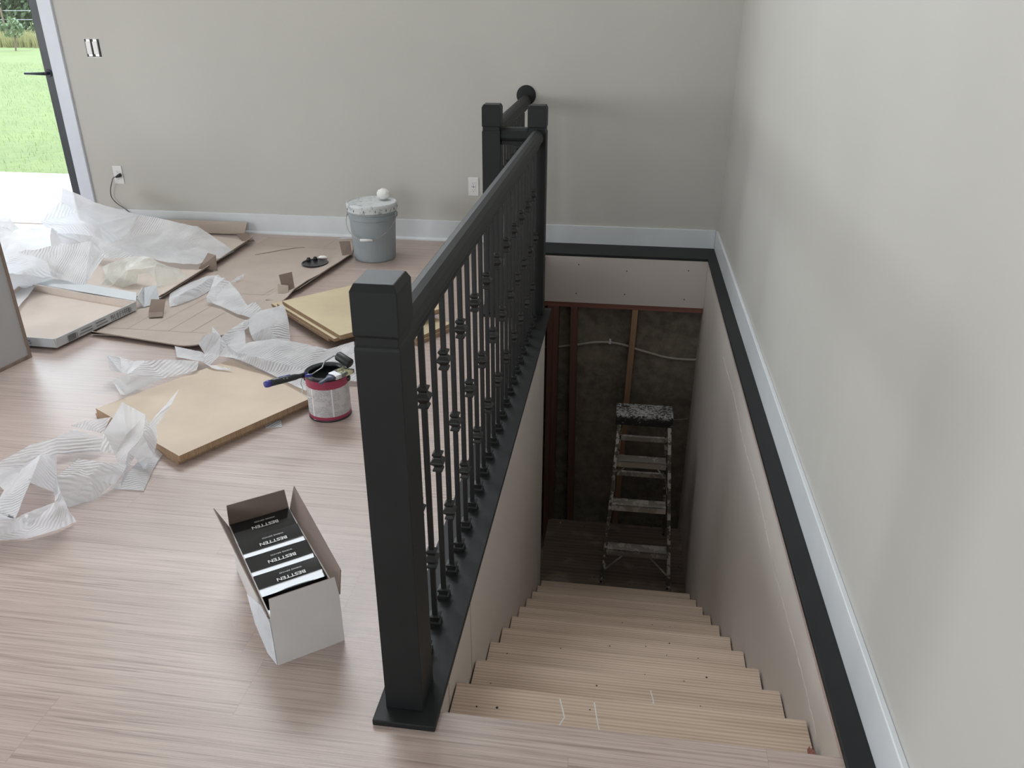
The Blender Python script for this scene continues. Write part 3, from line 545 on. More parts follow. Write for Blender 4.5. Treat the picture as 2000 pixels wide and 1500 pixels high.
# base board: from the near end to the corner newel, across, then on to the back wall
capb = bmesh.new()
prism([(-1.128, -4.108), (-.981, -4.108), (-.981, -1.318), (-1.212, -1.318), (-1.212, -.274), (-1.352, -.274), (-1.352, -1.458), (-1.128, -1.458)], .0004, .0165, capb)
obj('base_board', capb, 'black', parent=rl, bevel=.002)
def newel(x0, x1, y0, y1, top, groove=True):
    cx, cy, hw, hd = (x0 + x1) / 2, (y0 + y1) / 2, (x1 - x0) / 2, (y1 - y0) / 2
    prof = [(1, .0166), (1, top - .128), (.985, top - .122), (.93, top - .118), (.93, top - .102), (.985, top - .099), (1, top - .097), (1, top - .014), (.84, top)]
    bm = bmesh.new(); rings = [[bm.verts.new((cx + sx * hw * k, cy + sy * hd * k, z)) for sx, sy in ((-1, -1), (1, -1), (1, 1), (-1, 1))] for k, z in prof]
    for a, b in zip(rings, rings[1:]):
        for i in range(4): bm.faces.new((a[i], a[(i + 1) % 4], b[(i + 1) % 4], b[i]))
    bm.faces.new(rings[0][::-1]); bm.faces.new(rings[-1])
    return obj('newel_post', bm, 'black', parent=rl, bevel=.0018)
newel(-1.106, -1.017, -4.068, -3.966, 1.050)
newel(-1.106, -1.017, -1.435, -1.345, 1.063)
newel(-1.327, -1.238, -1.435, -1.345, 1.064)
# handrails: rounded top rail over a narrow fillet
prof = [(-.018, 0), (.018, 0), (.018, .018), (.027, .022), (.032, .034), (.032, .05), (.027, .066), (.016, .078), (.0, .082), (-.016, .078), (-.027, .066), (-.032, .05), (-.032, .034), (-.027, .022), (-.018, .018)]
HZ = .868
obj('handrail', sweep(prof, [(-1.060, -3.967, HZ), (-1.060, -1.434, HZ + .006)], ((1, 0, 0), (0, 0, 1))), 'black', parent=rl, smooth=False, bevel=.0015)
obj('handrail', sweep(prof, [(-1.107, -1.39, HZ + .010), (-1.237, -1.39, HZ + .010)], ((0, 1, 0), (0, 0, 1))), 'black', parent=rl, bevel=.0015)
obj('handrail', sweep(prof, [(-1.289, -1.346, HZ + .012), (-1.289, -.02, HZ + .022)], ((1, 0, 0), (0, 0, 1))), 'black', parent=rl, bevel=.0015)
obj('wall_rosette', lathe([(.062, 0), (.062, .008), (.056, .016), (.04, .020)], 36, mtx=Matrix.Translation((-1.290, 0, .965)) @ Matrix.Rotation(R(90), 4, 'X')), 'black', parent=rl, bevel=.001)
# balusters: square iron bar, shoe on the board, knuckles (one in the middle, or two)
H2 = .0065
bal = obj('baluster', B((-H2, H2, -H2, H2, .0, .857)), 'iron', parent=rl, bevel=.0012)
q45 = PI / 4; s2 = math.sqrt(2)
kn = lathe([(H2 * s2, -.029), (.0125 * s2, -.025), (.0125 * s2, -.021), (.0085 * s2, -.014), (.0095 * s2, -.011), (.0165 * s2, -.003), (.0175 * s2, .0), (.0165 * s2, .003), (.0095 * s2, .011), (.0085 * s2, .014), (.0125 * s2, .021), (.0125 * s2, .025), (H2 * s2, .029)], 4, ang=q45)
kn = obj('knuckle', kn, 'iron', parent=bal, local=True)
sh = lathe([(.0155 * s2, 0), (.0155 * s2, .011), (.012 * s2, .014), (.012 * s2, .022), (.0145 * s2, .025), (.0145 * s2, .031), (.0075 * s2, .033)], 4, ang=q45)
sh = obj('shoe', sh, 'iron', parent=bal, local=True)
bal.location = (-1.0555, -3.7759, .0165)
ZK = (.230 - .0165, .4515 - .0165, .6865 - .0165)
def place(loc, double, src=bal, first=False):
    if first: o = src; ks = [kn]; ss = sh
    else:
        o = src.copy(); C.objects.link(o); ks = [kn.copy()]; C.objects.link(ks[0]); ks[0].parent = o
        s_ = sh.copy(); C.objects.link(s_); s_.parent = o
    o.location = loc
    if double:
        ks[0].location = (0, 0, ZK[0]); k2 = kn.copy(); C.objects.link(k2); k2.parent = o; k2.location = (0, 0, ZK[2])
    else: ks[0].location = (0, 0, ZK[1])
place((-1.0555, -3.7759, .0165), True, first=True)
for k in [-1] + list(range(1, 22)): place((-1.0555, -3.7759 + .10764 * k, .0165), k % 2 == 0)
for k in range(12): place((-1.289, -1.245 + .1012 * k, .0165), k % 2 == 0)
place((-1.172, -1.39, .0165), True)
# =================================================================== WALL FITTINGS
def outlet(x0, x1, z0, z1, usb, label):
    cx, cz = (x0 + x1) / 2, (z0 + z1) / 2
    e = empty('wall_outlet', (cx, 0, cz), label, 'outlet')
    obj('cover_plate', B((x0, x1, -.006, 0, z0, z1)), 'plastic', parent=e, bevel=.003, seg=3)
    rc = obj('receptacle', B((cx - .0165, cx + .0165, -.0078, -.005, cz - .0335, cz + .0335)), 'plastic', parent=e, bevel=.001)
    sl = bmesh.new(); y0, y1 = -.0082, -.0077
    for s in (-1, 1):
        zz = cz + s * .021 + (.004 if s > 0 else 0)
        bx(sl, cx - .0072, cx - .0055, y0, y1, zz - .0035, zz + .0035); bx(sl, cx + .0055, cx + .0072, y0, y1, zz - .003, zz + .003)
        bx(sl, cx - .002, cx + .002, y0, y1, zz - .0115, zz - .0075)
    if usb: bx(sl, cx - .0025, cx + .0025, y0, y1, cz - .006, cz + .006); bx(sl, cx - .012, cx - .009, y0, y1, cz - .003, cz + .003); bx(sl, cx + .009, cx + .012, y0, y1, cz - .003, cz + .003)
    obj('slots', sl, 'slot', parent=rc)
    return e
outlet(-1.679, -1.608, .314, .438, True, 'white wall outlet with USB ports beside the far newel post')
outlet(-4.261, -4.190, .320, .447, False, 'white wall outlet near the glazed door with a cord plugged in')
cd = obj('power_cord', tube(spline([(-4.222, -.035, .375), (-4.245, -.04, .368), (-4.272, -.03, .33), (-4.297, -.022, .28), (-4.303, -.02, .225), (-4.27, -.02, .18), (-4.225, -.02, .15), (-4.185, -.025, .12), (-4.12, -.035, .06), (-4.05, -.05, .008)], 5), .0028, 6), 'cord', smooth=True)
tag(cd, 'thin dark cord hanging from the outlet near the glazed door', 'cord')
obj('plug', tube([(-4.205, -.008, .384), (-4.212, -.025, .380), (-4.228, -.038, .372)], [.013, .012, .006], 8), 'cord', parent=cd, smooth=True)
sb = empty('switch_box', (-4.22, 0, 1.22), 'pair of uncovered white rocker switches in a wall cutout by the door', 'light switch')
obj('wall_cutout', B((-4.272, -4.168, -.0015, .0, 1.166, 1.277)), 'slot', parent=sb)
obj('patch_edge', B((-4.276, -4.164, -.001, 0, 1.277, 1.281), (-4.27, -4.17, -.001, 0, 1.161, 1.166)), 'plaster', parent=sb)
for x in (-4.262, -4.213):
    s = obj('switch', B((x, x + .034, -.012, -.001, 1.183, 1.261)), 'plastic', parent=sb, bevel=.002)
    for z in (1.169, 1.261): obj('strap', B((x + .004, x + .03, -.004, -.001, z, z + .014)), 'metal', parent=s)
# =================================================================== CABINET PANEL at the left edge
cb = empty('cabinet_panel', (-3.33, -2.28, 0), 'pale grey cabinet side with wood-banded edges standing at the left edge', 'cabinet')
Rm = Matrix.Translation((-3.333, -2.279, 0)) @ Matrix.Rotation(math.atan2(-.178, -.025) + PI / 2, 4, 'Z')
def cbx(*b): return B(*b, mtx=Rm)
# local: -y runs along the face towards the viewer, +x is the face normal
obj('side_panel', cbx((-.016, -.001, -.62, -.012, .012, .80)), 'panel', parent=cb, bevel=.0005)
obj('edge_band', cbx((-.02, .004, -.014, 0, .0, .815), (-.02, .004, -.62, -.014, 0, .016), (-.02, .004, -.62, -.014, .80, .815)), 'band', parent=cb, bevel=.001)
obj('carcass', cbx((-.62, -.02, -.015, 0, 0, .8), (-.62, -.02, -.62, -.605, 0, .8), (-.62, -.02, -.605, -.015, 0, .015), (-.62, -.02, -.605, -.015, .785, .8)), 'panel', parent=cb, bevel=.001)
# =================================================================== BUCKET
BX, BY = -2.212, -.478
bk = empty('plastic_bucket', (BX, BY, 0), 'grey five-gallon plastic bucket with a dusty lid standing near the back wall', 'bucket')
T = Matrix.Translation((BX, BY, 0))
obj('pail', lathe([(.126, 0), (.131, .004), (.133, .02), (.146, .262), (.150, .264), (.151, .285), (.148, .287), (.148, .298), (.153, .300), (.153, .318), (.149, .322), (.149, .345)], 56, mtx=T), 'bucket', parent=bk, smooth=False, bevel=.001)
ld = obj('bucket_lid', lathe([(.152, .312), (.159, .316), (.160, .352), (.157, .364), (.152, .366), (.149, .358), (.130, .356), (.0, .356)], 56, mtx=T, cap=False), 'lid', parent=bk, bevel=.001)
tabs = bmesh.new()
for k in range(14):
    a = 2 * PI * k / 14 + .2; bx(tabs, .1595, .162, -.0012, .0012, .326, .340, mtx=T @ Matrix.Rotation(a, 4, 'Z'))
obj('lid_slots', tabs, 'slot', parent=ld)
obj('bail_ears', B((BX - .163, BX - .148, BY - .016, BY + .016, .275, .305), (BX + .148, BX + .163, BY - .016, BY + .016, .275, .305)), 'bucket', parent=bk, bevel=.003)
wp = []
for i in range(25):
    a = PI * i / 24; wp.append((BX - .162 * math.cos(a), BY - .165 * math.sin(a) ** .8 - .002, .29 - .135 * math.sin(a)))
wh = obj('wire_handle', tube(wp, .0022, 6), 'metal', parent=bk, smooth=True)
obj('grip', tube([(BX - .035, BY - .172, .158), (BX + .045, BY - .172, .162)], .0085, 10), 'plastic', parent=wh, smooth=True)
rnd = random.Random(3); bm = bmesh.new(); bmesh.ops.create_icosphere(bm, subdivisions=3, radius=.042)
for v in bm.verts: v.co = Vector((v.co.x, v.co.y * .9, v.co.z * .85)) * (1 + rnd.uniform(-.06, .06))
bmesh.ops.translate(bm, verts=bm.verts, vec=(-2.157, -.395, .394))
o = obj('plaster_lump', bm, 'plaster', smooth=True); tag(o, 'rounded white lump of plaster sitting on the bucket lid', 'plaster')
# =================================================================== PAINT CAN, ROLLER, BRUSH
PX, PY = -1.753, -2.628
cn = empty('paint_can', (PX, PY, 0), 'open gallon paint can with crimson and grey label holding black paint', 'paint can')
T = Matrix.Translation((PX, PY, 0)); r = .0835
def canpart(name, prof, mat, cap=False, par=cn, bev=0): return obj(name, lathe(prof, 56, cap=cap), mat, parent=par, loc=None, smooth=True)
def local(o): o.location = (PX, PY, 0); return o
can = local(canpart('can_body', [(r - .004, .0), (r + .001, .001), (r + .001, .007), (r - .001, .008), (r - .001, .182), (r - .003, .1825), (r - .003, .01), (0, .01)], 'rim'))
local(canpart('label_band', [(r, .0085), (r, .022)], 'red')); local(canpart('label', [(r, .022), (r, .142)], 'label')); local(canpart('label_top_band', [(r, .142), (r, .176)], 'red'))
local(canpart('rim', [(r - .001, .178), (r + .003, .181), (r + .0035, .187), (r, .191), (r - .004, .189), (r - .007, .184), (r - .010, .184), (r - .012, .188), (r - .0145, .188), (r - .0145, .178)], 'rim'))
local(canpart('paint', [(r - .0035, .10), (0, .10)], 'wet'))
for a in (R(186), R(8)):
    obj('handle_ear', lathe([(.013, 0), (.013, .006), (.008, .009)], 16, mtx=T @ Matrix.Rotation(a, 4, 'Z') @ Matrix.Translation((r, 0, .158)) @ Matrix.Rotation(R(90), 4, 'Y')), 'rim', parent=cn)
obj('bail_wire', tube(spline([(PX - .092, PY - .010, .158), (PX - .101, PY - .012, .15), (PX - .100, PY - .025, .135), (PX - .093, PY - .03, .122), (PX - .088, PY - .05, .115), (PX - .075, PY - .07, .112), (PX - .03, PY - .1, .112)], 4), .0016, 6), 'metal', parent=cn, smooth=True)
rol = empty('paint_roller', (-1.80, -2.72, .2), 'small black foam paint roller with violet and black handle resting across the can', 'paint roller')
h0, h1, h2, nk = Vector((-1.892, -2.878, .236)), Vector((-1.868, -2.846, .234)), Vector((-1.818, -2.779, .226)), Vector((-1.797, -2.742, .218))
gr = obj('grip', tube([lerp(h0, h1, .5), h1, lerp(h1, h2, .3), lerp(h1, h2, .7), h2, lerp(h2, nk, .45), nk], [.0125, .0135, .0135, .0125, .0118, .0085, .0105], 14), 'rim', parent=rol, smooth=True)
obj('end_plug', tube([h0, lerp(h0, h1, .25), lerp(h0, h1, .55)], [.011, .0135, .0136], 14), 'purple', parent=gr, smooth=True)
obj('grip_inlay', tube([lerp(h1, h2, .25) + Vector((0, 0, .008)) if False else Vector(lerp(h1, h2, .25)) + Vector((-.003, .002, .0075)), Vector(lerp(h1, h2, .8)) + Vector((-.003, .002, .0070))], .0068, 10), 'purple', parent=gr, smooth=True)
yk = bmesh.new(); d = (nk - h2).normalized(); sd = d.cross(Vector((0, 0, 1))).normalized()
for s in (-1, 1): tube([nk - d * .004, nk + d * .006 + sd * s * .012, nk + d * .020 + sd * s * .0165, nk + d * .028 + sd * s * .013], [.0075, .006, .0045, .003], 8, yk)
obj('yoke', yk, 'purple', parent=gr, smooth=True)
wz = [nk, (-1.822 + .018, -2.705, .2), (-1.765, -2.642, .204), (-1.756, -2.622, .225), (-1.730, -2.598, .238), (-1.716, -2.602, .246)]
wz = [tuple(nk), (-1.783, -2.700, .2035), (-1.762, -2.643, .207), (-1.757, -2.620, .226), (-1.728, -2.594, .240), (-1.712, -2.604, .246)]
obj('wire_frame', tube(wz, .0028, 8), 'metal', parent=rol, smooth=True)
c0, c1 = Vector((-1.710, -2.603, .2465)), Vector((-1.648, -2.632, .2265))
obj('foam_sleeve', tube([c0, lerp(c0, c1, .03), lerp(c0, c1, .08), lerp(c0, c1, .93), lerp(c0, c1, .98), c1], [.012, .0165, .019, .0195, .0175, .013], 20), 'iron', parent=rol, smooth=True)
# small illegible script on the grip
for k, (t, a) in enumerate(((.35, .6), (.45, -.5), (.52, .8), (.6, -.3))):
    p = Vector(lerp(h1, h2, t)) + Vector((.008, -.0065, .0068)); q = Vector((d.x, d.y, a)).normalized() * .006
    obj('script_stroke', tube([p - q, p + q], .0006, 4), 'print', parent=gr)
br = empty('paint_brush', (-1.70, -2.68, .2), 'angled paint brush with slate blue handle lying on the rim of the paint can', 'paint brush')
f = Vector((.055, .085, .0)).normalized(); sidev = Vector((f.y, -f.x, 0)); zb = .198
def brx(name, stations, mat):
    """stations: (distance along, half width, half thick, z)"""
    bm = bmesh.new(); o0 = Vector((-1.7285, -2.7415, 0)); rings = []
    for t, w_, h_, z in stations:
        c = o0 + f * t + Vector((0, 0, z)); rings.append([bm.verts.new(c + sidev * w_ * math.cos(a) * (1.0) + Vector((0, 0, h_ * math.sin(a)))) for a in [2 * PI * i / 14 for i in range(14)]])
    for a, b in zip(rings, rings[1:]):
        for i in range(14): bm.faces.new((a[i], a[(i + 1) % 14], b[(i + 1) % 14], b[i]))
    bm.faces.new(rings[0][::-1]); bm.faces.new(rings[-1]); return obj(name, bm, mat, parent=br, smooth=True)
brx('handle', [(-.012, .004, .004, zb - .006), (-.008, .0095, .005, zb - .006), (.004, .0105, .006, zb - .004), (.016, .007, .006, zb - .002), (.026, .0095, .0075, zb), (.036, .019, .008, zb + .001), (.050, .024, .008, zb + .002)], 'navy')
fe = obj('ferrule', B((-.025, .025, .05, .078, zb - .007, zb + .010), mtx=Matrix.Translation((-1.7285, -2.7415, 0)) @ Matrix(((sidev.x, f.x, 0, 0), (sidev.y, f.y, 0, 0), (0, 0, 1, 0), (0, 0, 0, 1)))), 'ferrule', parent=br, bevel=.002)
bm = bmesh.new(); MB_ = Matrix.Translation((-1.7285, -2.7415, 0)) @ Matrix(((sidev.x, f.x, 0, 0), (sidev.y, f.y, 0, 0), (0, 0, 1, 0), (0, 0, 0, 1))); rnd = random.Random(2)
for i in range(22):
    x = -.0245 + .049 * i / 21; L = .125 + .012 * (i / 21) + rnd.uniform(-.004, .004); bx(bm, x - .0014, x + .0014, .076, L, zb - .006, zb + .010 + rnd.uniform(-.002, .001), mtx=MB_)
obj('bristles', bm, 'bristle', parent=br, bevel=.0004)
# lid on the cardboard
LX, LY = -2.537, -.703
ldp = empty('black_can_cover', (LX, LY, .012), 'round black paint can lid lying on the flattened cardboard', 'lid')
obj('disc', lathe([(.080, .012), (.083, .013), (.084, .018), (.081, .021), (.076, .019), (.072, .014), (.055, .013), (0, .0135)], 48, mtx=Matrix.Translation((LX, LY, 0)), cap=False), 'rim', parent=ldp, bevel=.0008)
for a in (1.9, 2.5): obj('dried_skin', lathe([(.012, .018), (.015, .022), (.010, .034), (.003, .036)], 9, mtx=Matrix.Translation((LX + .072 * math.cos(a), LY + .072 * math.sin(a), 0))), 'wet', parent=ldp)
bm = bmesh.new(); bmesh.ops.create_icosphere(bm, subdivisions=2, radius=1)
for v in bm.verts: v.co = Vector((v.co.x * .03, v.co.y * .022, max(v.co.z, -.2) * .012)) * (1 + random.uniform(-.1, .1))
bmesh.ops.translate(bm, verts=bm.verts, vec=(-2.53, -.585, .016))
tag(obj('foam_scrap', bm, 'plaster', smooth=True), 'small white foam scrap behind the black can lid', 'foam scrap')
# =================================================================== CARTON WITH BLACK BOXES
O = Vector((-1.417, -3.963, 0)); u = Vector((.785, .619, 0)).normalized(); v_ = Vector((-.6, .80, 0)).normalized(); v_ = (v_ - u * v_.dot(u)).normalized()
MC = Matrix.Translation(O) @ Matrix(((u.x, v_.x, 0, 0), (u.y, v_.y, 0, 0), (0, 0, 1, 0), (0, 0, 0, 1)))
CW, CL, CH, th = .1745, .437, .152, .003
ct = empty('shipping_carton', O, 'open white shipping carton on the plank floor packed with black boxes', 'box')
bm = B((0, CW, 0, CL, 0, .003), (0, CW, 0, th, .003, CH), (0, CW, CL - th, CL, .003, CH), (0, th, th, CL - th, .003, CH), (CW - th, CW, th, CL - th, .003, CH), mtx=MC)
for q in bm.faces:
    c = MC.inverted() @ q.calc_center_median()
    if .0029 < c.x < CW - .0029 and .0029 < c.y < CL - .0029: q.material_index = 1
obj('carton_body', bm, ('carton', 'cartonin'), parent=ct)
def flap(name, pts):
    bm = bmesh.new(); quadplate(bm, [MC @ Vector(p) for p in pts], .0028, 1)
    for q in bm.faces: q.material_index = 1
    # outer skin white
    bm.faces.ensure_lookup_table(); bm.faces[1].material_index = 0
    return obj(name, bm, ('carton', 'cartonin'), parent=ct)
def inv(x, y, z): return MC.inverted() @ Vector((x, y, z))
ff = flap('end_flap', [(CW - .001, .0, CH), (.001, .0, CH), (.003, -.001, CH + .060), (CW - .008, -.001, CH + .060)])
bf = flap('end_flap', [(.001, CL, CH), (CW - .001, CL, CH), (CW - .006, CL + .006, CH + .066), (.004, CL + .006, CH + .066)])
lf = flap('side_flap', [(0, .0, CH), (0, CL, CH), (-.030, CL + .002, CH + .072), (-.005, .0, CH + .012)])
rf = flap('side_flap', [(CW, CL, CH), (CW, .0, CH), (CW + .010, .004, CH + .070), (CW + .020, CL - .002, CH + .074)])
# a wrinkled clear bag peeking out at the carton's left side
bm = bmesh.new(); quadplate(bm, [MC @ Vector(p) for p in ((-.003, .0, .004), (-.003, .0, .14), (-.008, .06, .15), (-.022, .16, .12), (-.02, .12, .05), (-.012, .05, .004))], .001)
obj('clear_wrap', bm, 'foam', parent=ct)
BW = .1685; bd = (CL - 2 * th - .003) / 5
names = ['nearest', 'second from the front', 'third from the front', 'fourth from the front', 'farthest']
for k in range(5):
    y0 = th + .003 + k * bd; y1 = y0 + bd - .0018; x0 = (CW - BW) / 2; x1 = x0 + BW; tz = [.128, .1515, .1505, .1512, .1495][k]
    e = empty('wiring_device_box', MC @ Vector(((x0 + x1) / 2, (y0 + y1) / 2, .004)), 'glossy black device box in the white carton, ' + names[k] + (' and almost hidden by the flap' if k == 0 else ''), 'box', 'black boxes packed in the carton')
    prof = [(y0, .0045), (y0, tz - .003)]; tilt = [0, .0066, .0088, .0092, .0135][k]; fl = [.3, .33, .27, .28, .03][k]
    for j in range(1, 13):
        t = j / 12; prof.append((y0 + (y1 - y0) * t, tz - .003 + max(0, t - fl) / (1 - fl) * tilt * (1 - .0 * t)))
    prof.append((y1, .0045)); bm = bmesh.new()
    nx = 8; cols = []
    for i in range(nx + 1):
        x = x0 + (x1 - x0) * i / nx; sag = .0006 * math.sin(PI * i / nx)
        cols.append([bm.verts.new(MC @ Vector((x, p[0], p[1] - (sag if 1 < m_ < len(prof) - 1 else 0)))) for m_, p in enumerate(prof)])
    for a, b in zip(cols, cols[1:]):
        for i in range(len(prof)): bm.faces.new((a[i], b[i], b[(i + 1) % len(prof)], a[(i + 1) % len(prof)]))
    bm.faces.new(cols[0]); bm.faces.new(cols[-1][::-1])
    bb_ = obj('box_body', bm, 'gloss', parent=e)
    bb_.data.polygons.foreach_set('use_smooth', [True] * len(bb_.data.polygons)); bb_.data.set_sharp_from_angle(angle=R(40))
    if k:
        cx = (x0 + x1) / 2 + .004
        ta = math.atan2(tilt, (y1 - y0) * (1 - fl)); hz = lambda t: tz - .003 + max(0, t - fl) / (1 - fl) * tilt + .0010
        m1 = MC @ Matrix.Translation((cx, y0 + (y1 - y0) * .53, hz(.53))) @ Matrix.Rotation(ta, 4, 'X') @ Matrix.Rotation(PI, 4, 'Z')
        text_obj('brand_lettering', 'BESTTEN', .0160, m1, 'print', e, bold=.0003, sx_=1.2)
        m2 = MC @ Matrix.Translation((cx + .004, y0 + (y1 - y0) * .77, hz(.77))) @ Matrix.Rotation(ta, 4, 'X') @ Matrix.Rotation(PI, 4, 'Z')
        text_obj('small_lettering', 'WIRING DEVICES', .0068, m2, 'print', e, spacing=1.15)
# =================================================================== CARDBOARD
def sheet_card(name, outline, z, th_, mat, label, cat='cardboard', creases=(), parent=None, wave=.0):
    bm = bmesh.new(); n = len(outline)
    prism(outline, z, z + th_, bm)
    o = obj(name, bm, mat)
    tag(o, label, cat)
    if creases:
        cb_ = bmesh.new()
        for a, b in creases:
            a, b = Vector((*a, z + th_ + .0003)), Vector((*b, z + th_ + .0003)); dd = (b - a).normalized(); nn = Vector((-dd.y, dd.x, 0)) * .0016
            cb_.faces.new([cb_.verts.new(q) for q in (a - nn, b - nn, b + nn, a + nn)])
        obj('crease', cb_, 'cardk', parent=o)
    return o
# large flattened carton, its right edge bowing up off the floor
def bowed(name, rows, th_, mat, label):
    """rows: list of rows of (x,y,z)"""
    bm = bmesh.new(); top = [[bm.verts.new(p) for p in r] for r in rows]; bot = [[bm.verts.new((p[0], p[1], p[2] - th_)) for p in r] for r in rows]
    m, n = len(rows), len(rows[0])
    for i in range(m - 1):
        for j in range(n - 1): bm.faces.new((top[i][j], top[i][j + 1], top[i + 1][j + 1], top[i + 1][j])); bm.faces.new((bot[i][j], bot[i + 1][j], bot[i + 1][j + 1], bot[i][j + 1]))
    edge = [(i, 0) for i in range(m)] + [(m - 1, j) for j in range(1, n)] + [(i, n - 1) for i in range(m - 2, -1, -1)] + [(0, j) for j in range(n - 2, 0, -1)]
    for (a, b), (c, d_) in zip(edge, edge[1:] + edge[:1]): bm.faces.new((top[a][b], bot[a][b], bot[c][d_], top[c][d_]))
    return tag(obj(name, bm, mat, smooth=False), label, 'cardboard')
rnd = random.Random(11)
ys = [-2.12, -2.0, -1.9, -1.75, -1.6, -1.48, -1.36, -1.27, -1.12, -.98, -.85, -.72, -.6, -.5, -.3, -.12]
xr = [-2.565, -2.545, -2.53, -2.50, -2.478, -2.464, -2.452, -2.446, -2.425, -2.405, -2.385, -2.372, -2.364, -2.36, -2.42, -2.5]
zr = [.034, .030, .020, .012, .010, .014, .022, .038, .043, .036, .040, .036, .034, .028, .016, .009]
rows = []
for y, x1_, z1_ in zip(ys, xr, zr):
    x0_ = -3.21 if y < -1.5 else -3.10
    rows.append([(x0_ + (x1_ - x0_) * t, y + (1 - t) * (.12 if y < -2.05 else 0), .0068 + (z1_ - .0068) * max(0, (t - .80) / .2) ** 1.6 + (.022 * (1 - t * .4) if y < -2.05 else .006 if y < -1.95 else 0)) for t in (0, .2, .4, .6, .75, .8, .85, .9, .95, 1)])
big = bowed('flattened_cardboard', rows, .0058, 'card', 'large flattened brown cardboard sheet spread on the floor beneath the can lid')
cz = .0074
cb_ = bmesh.new()
def crease(a, b, w_=.0018, z=cz):
    a, b = Vector((*a, z)), Vector((*b, z)); dd = (b - a).normalized(); nn = Vector((-dd.y, dd.x, 0)) * w_ / 2
    cb_.faces.new([cb_.verts.new(q) for q in (a - nn, b - nn, b + nn, a + nn)])
for a, b in (((-3.19, -1.90), (-2.62, -1.90)), ((-3.08, -1.90), (-3.06, -1.55)), ((-2.98, -1.90), (-2.90, -1.32)), ((-2.86, -1.9), (-2.80, -1.3)), ((-2.74, -1.9), (-2.68, -1.45)), ((-3.05, -.33), (-2.42, -.36)), ((-2.95, -1.32), (-2.55, -1.30)), ((-2.62, -1.32), (-2.60, -1.2)), ((-2.50, -1.2), (-2.43, -.6)), ((-3.1, -2.0), (-3.08, -1.9)), ((-2.62, -.33), (-2.60, -.16)), ((-2.53, -.34), (-2.52, -.14))): crease(a, b)
obj('fold_lines', cb_, 'cardk', parent=big)
ls = bmesh.new(); quadplate(ls, [(-2.475, -1.25, .0092), (-2.40, -.55, .0152), (-2.362, -.53, .0245), (-2.43, -1.23, .0285)], .003)
obj('torn_edge_strip', ls, 'card', parent=big); 
tear = bmesh.new(); P_ = [(-3.0, -.56, cz), (-2.93, -.50, cz), (-2.87, -.43, cz), (-2.80, -.375, cz), (-2.74, -.35, cz)]
tube(P_, [.002, .004, .003, .004, .002], 4, tear); obj('tear', tear, 'cardk', parent=big)
def upflap(name, pts, mat, label, th_=.004):
    bm = bmesh.new()
    for p in pts: quadplate(bm, p, th_)
    return tag(obj(name, bm, mat), label, 'cardboard flap', None)
upflap('cardboard_flap', [[(-2.412, -.545, .024), (-2.352, -.52, .022), (-2.368, -.50, .108), (-2.433, -.52, .108)]], 'cardk', 'square brown cardboard flap standing up beside the grey bucket')
upflap('cardboard_flap', [[(-2.505, -1.29, .024), (-2.452, -1.245, .024), (-2.478, -1.20, .115), (-2.535, -1.25, .11)]], 'cardk', 'tilted square cardboard flap standing near the corner of the tan boards')
upflap('cardboard_flap', [[(-2.565, -1.395, .012), (-2.505, -1.395, .012), (-2.465, -1.31, .02), (-2.53, -1.305, .018)], [(-2.53, -1.305, .018), (-2.465, -1.31, .02), (-2.47, -1.29, .065), (-2.535, -1.28, .065)]], 'card', 'small folded cardboard tab lying beside the tilted flap')
# white-faced tray with printed side
tb = empty('cardboard_tray', (-3.5, -1.8, 0), 'shallow white-faced cardboard tray with a printed side, next to the cabinet', 'box')
A_, B_, C_, D_ = Vector((-3.262, -2.192, 0)), Vector((-3.178, -1.650, 0)), Vector((-3.98, -1.44, 0)), Vector((-3.75, -2.17, 0))
A2 = Vector((-3.42, -2.186, 0)); zt = Vector((0, 0, .060))
bm = bmesh.new(); prism([A_.xy, B_.xy, C_.xy, D_.xy, A2.xy], .0130, .0165, bm); obj('tray_base', bm, 'cardin', parent=tb)
def wall(a, b, out, h=.06, z=.0165, name='tray_wall'):
    bm = bmesh.new(); a, b = Vector(a), Vector(b); o_ = Vector(out).normalized() * .008
    for k, off in ((0, 0), (1, -.0032)):
        w_ = Vector(out).normalized() * off
        quadplate(bm, [p + w_ for p in (a + Vector((0, 0, z - .0035)), b + Vector((0, 0, z - .0035)), b + o_ + Vector((0, 0, z + h)), a + o_ + Vector((0, 0, z + h)))], .003 if (b - a).cross(Vector((0, 0, 1))).dot(Vector(out)) > 0 else -.003, k)
    return obj(name, bm, ('cardw', 'cardin'), parent=tb)
w1 = wall(A_, B_, (1, -.15, 0), .045); wall(B_ + Vector((-.02, .01, 0)), C_, (.2, 1, 0), .036)
bm = bmesh.new(); b0, b1 = B_ + Vector((-.005, .018, .054)), C_ + Vector((0, .016, .054)); quadplate(bm, [b0, b1, b1 + Vector((.01, .062, .022)), b0 + Vector((-.03, .066, .022))], .004); obj('folded_lid_edge', bm, 'cardw', parent=tb); w3 = wall(A2, A_, (0, -1, 0), .045); wall(D_, A2, (0, -1, 0), .045); wall(C_, D_, (-1, 0, 0), .045)
ex = (B_ - A_).normalized(); nrm = Vector((ex.y, -ex.x, 0))
face = Matrix(((ex.x, 0, nrm.x, A_.x), (ex.y, 0, nrm.y, A_.y), (0, 1, 0, 0), (0, 0, 0, 1)))
def facept(s, h): return Matrix.Translation(nrm * .0095 + Vector((0, 0, 0))) @ face @ Matrix.Translation((s, h, 0))
gl = bmesh.new(); rnd = random.Random(21); s_ = .355
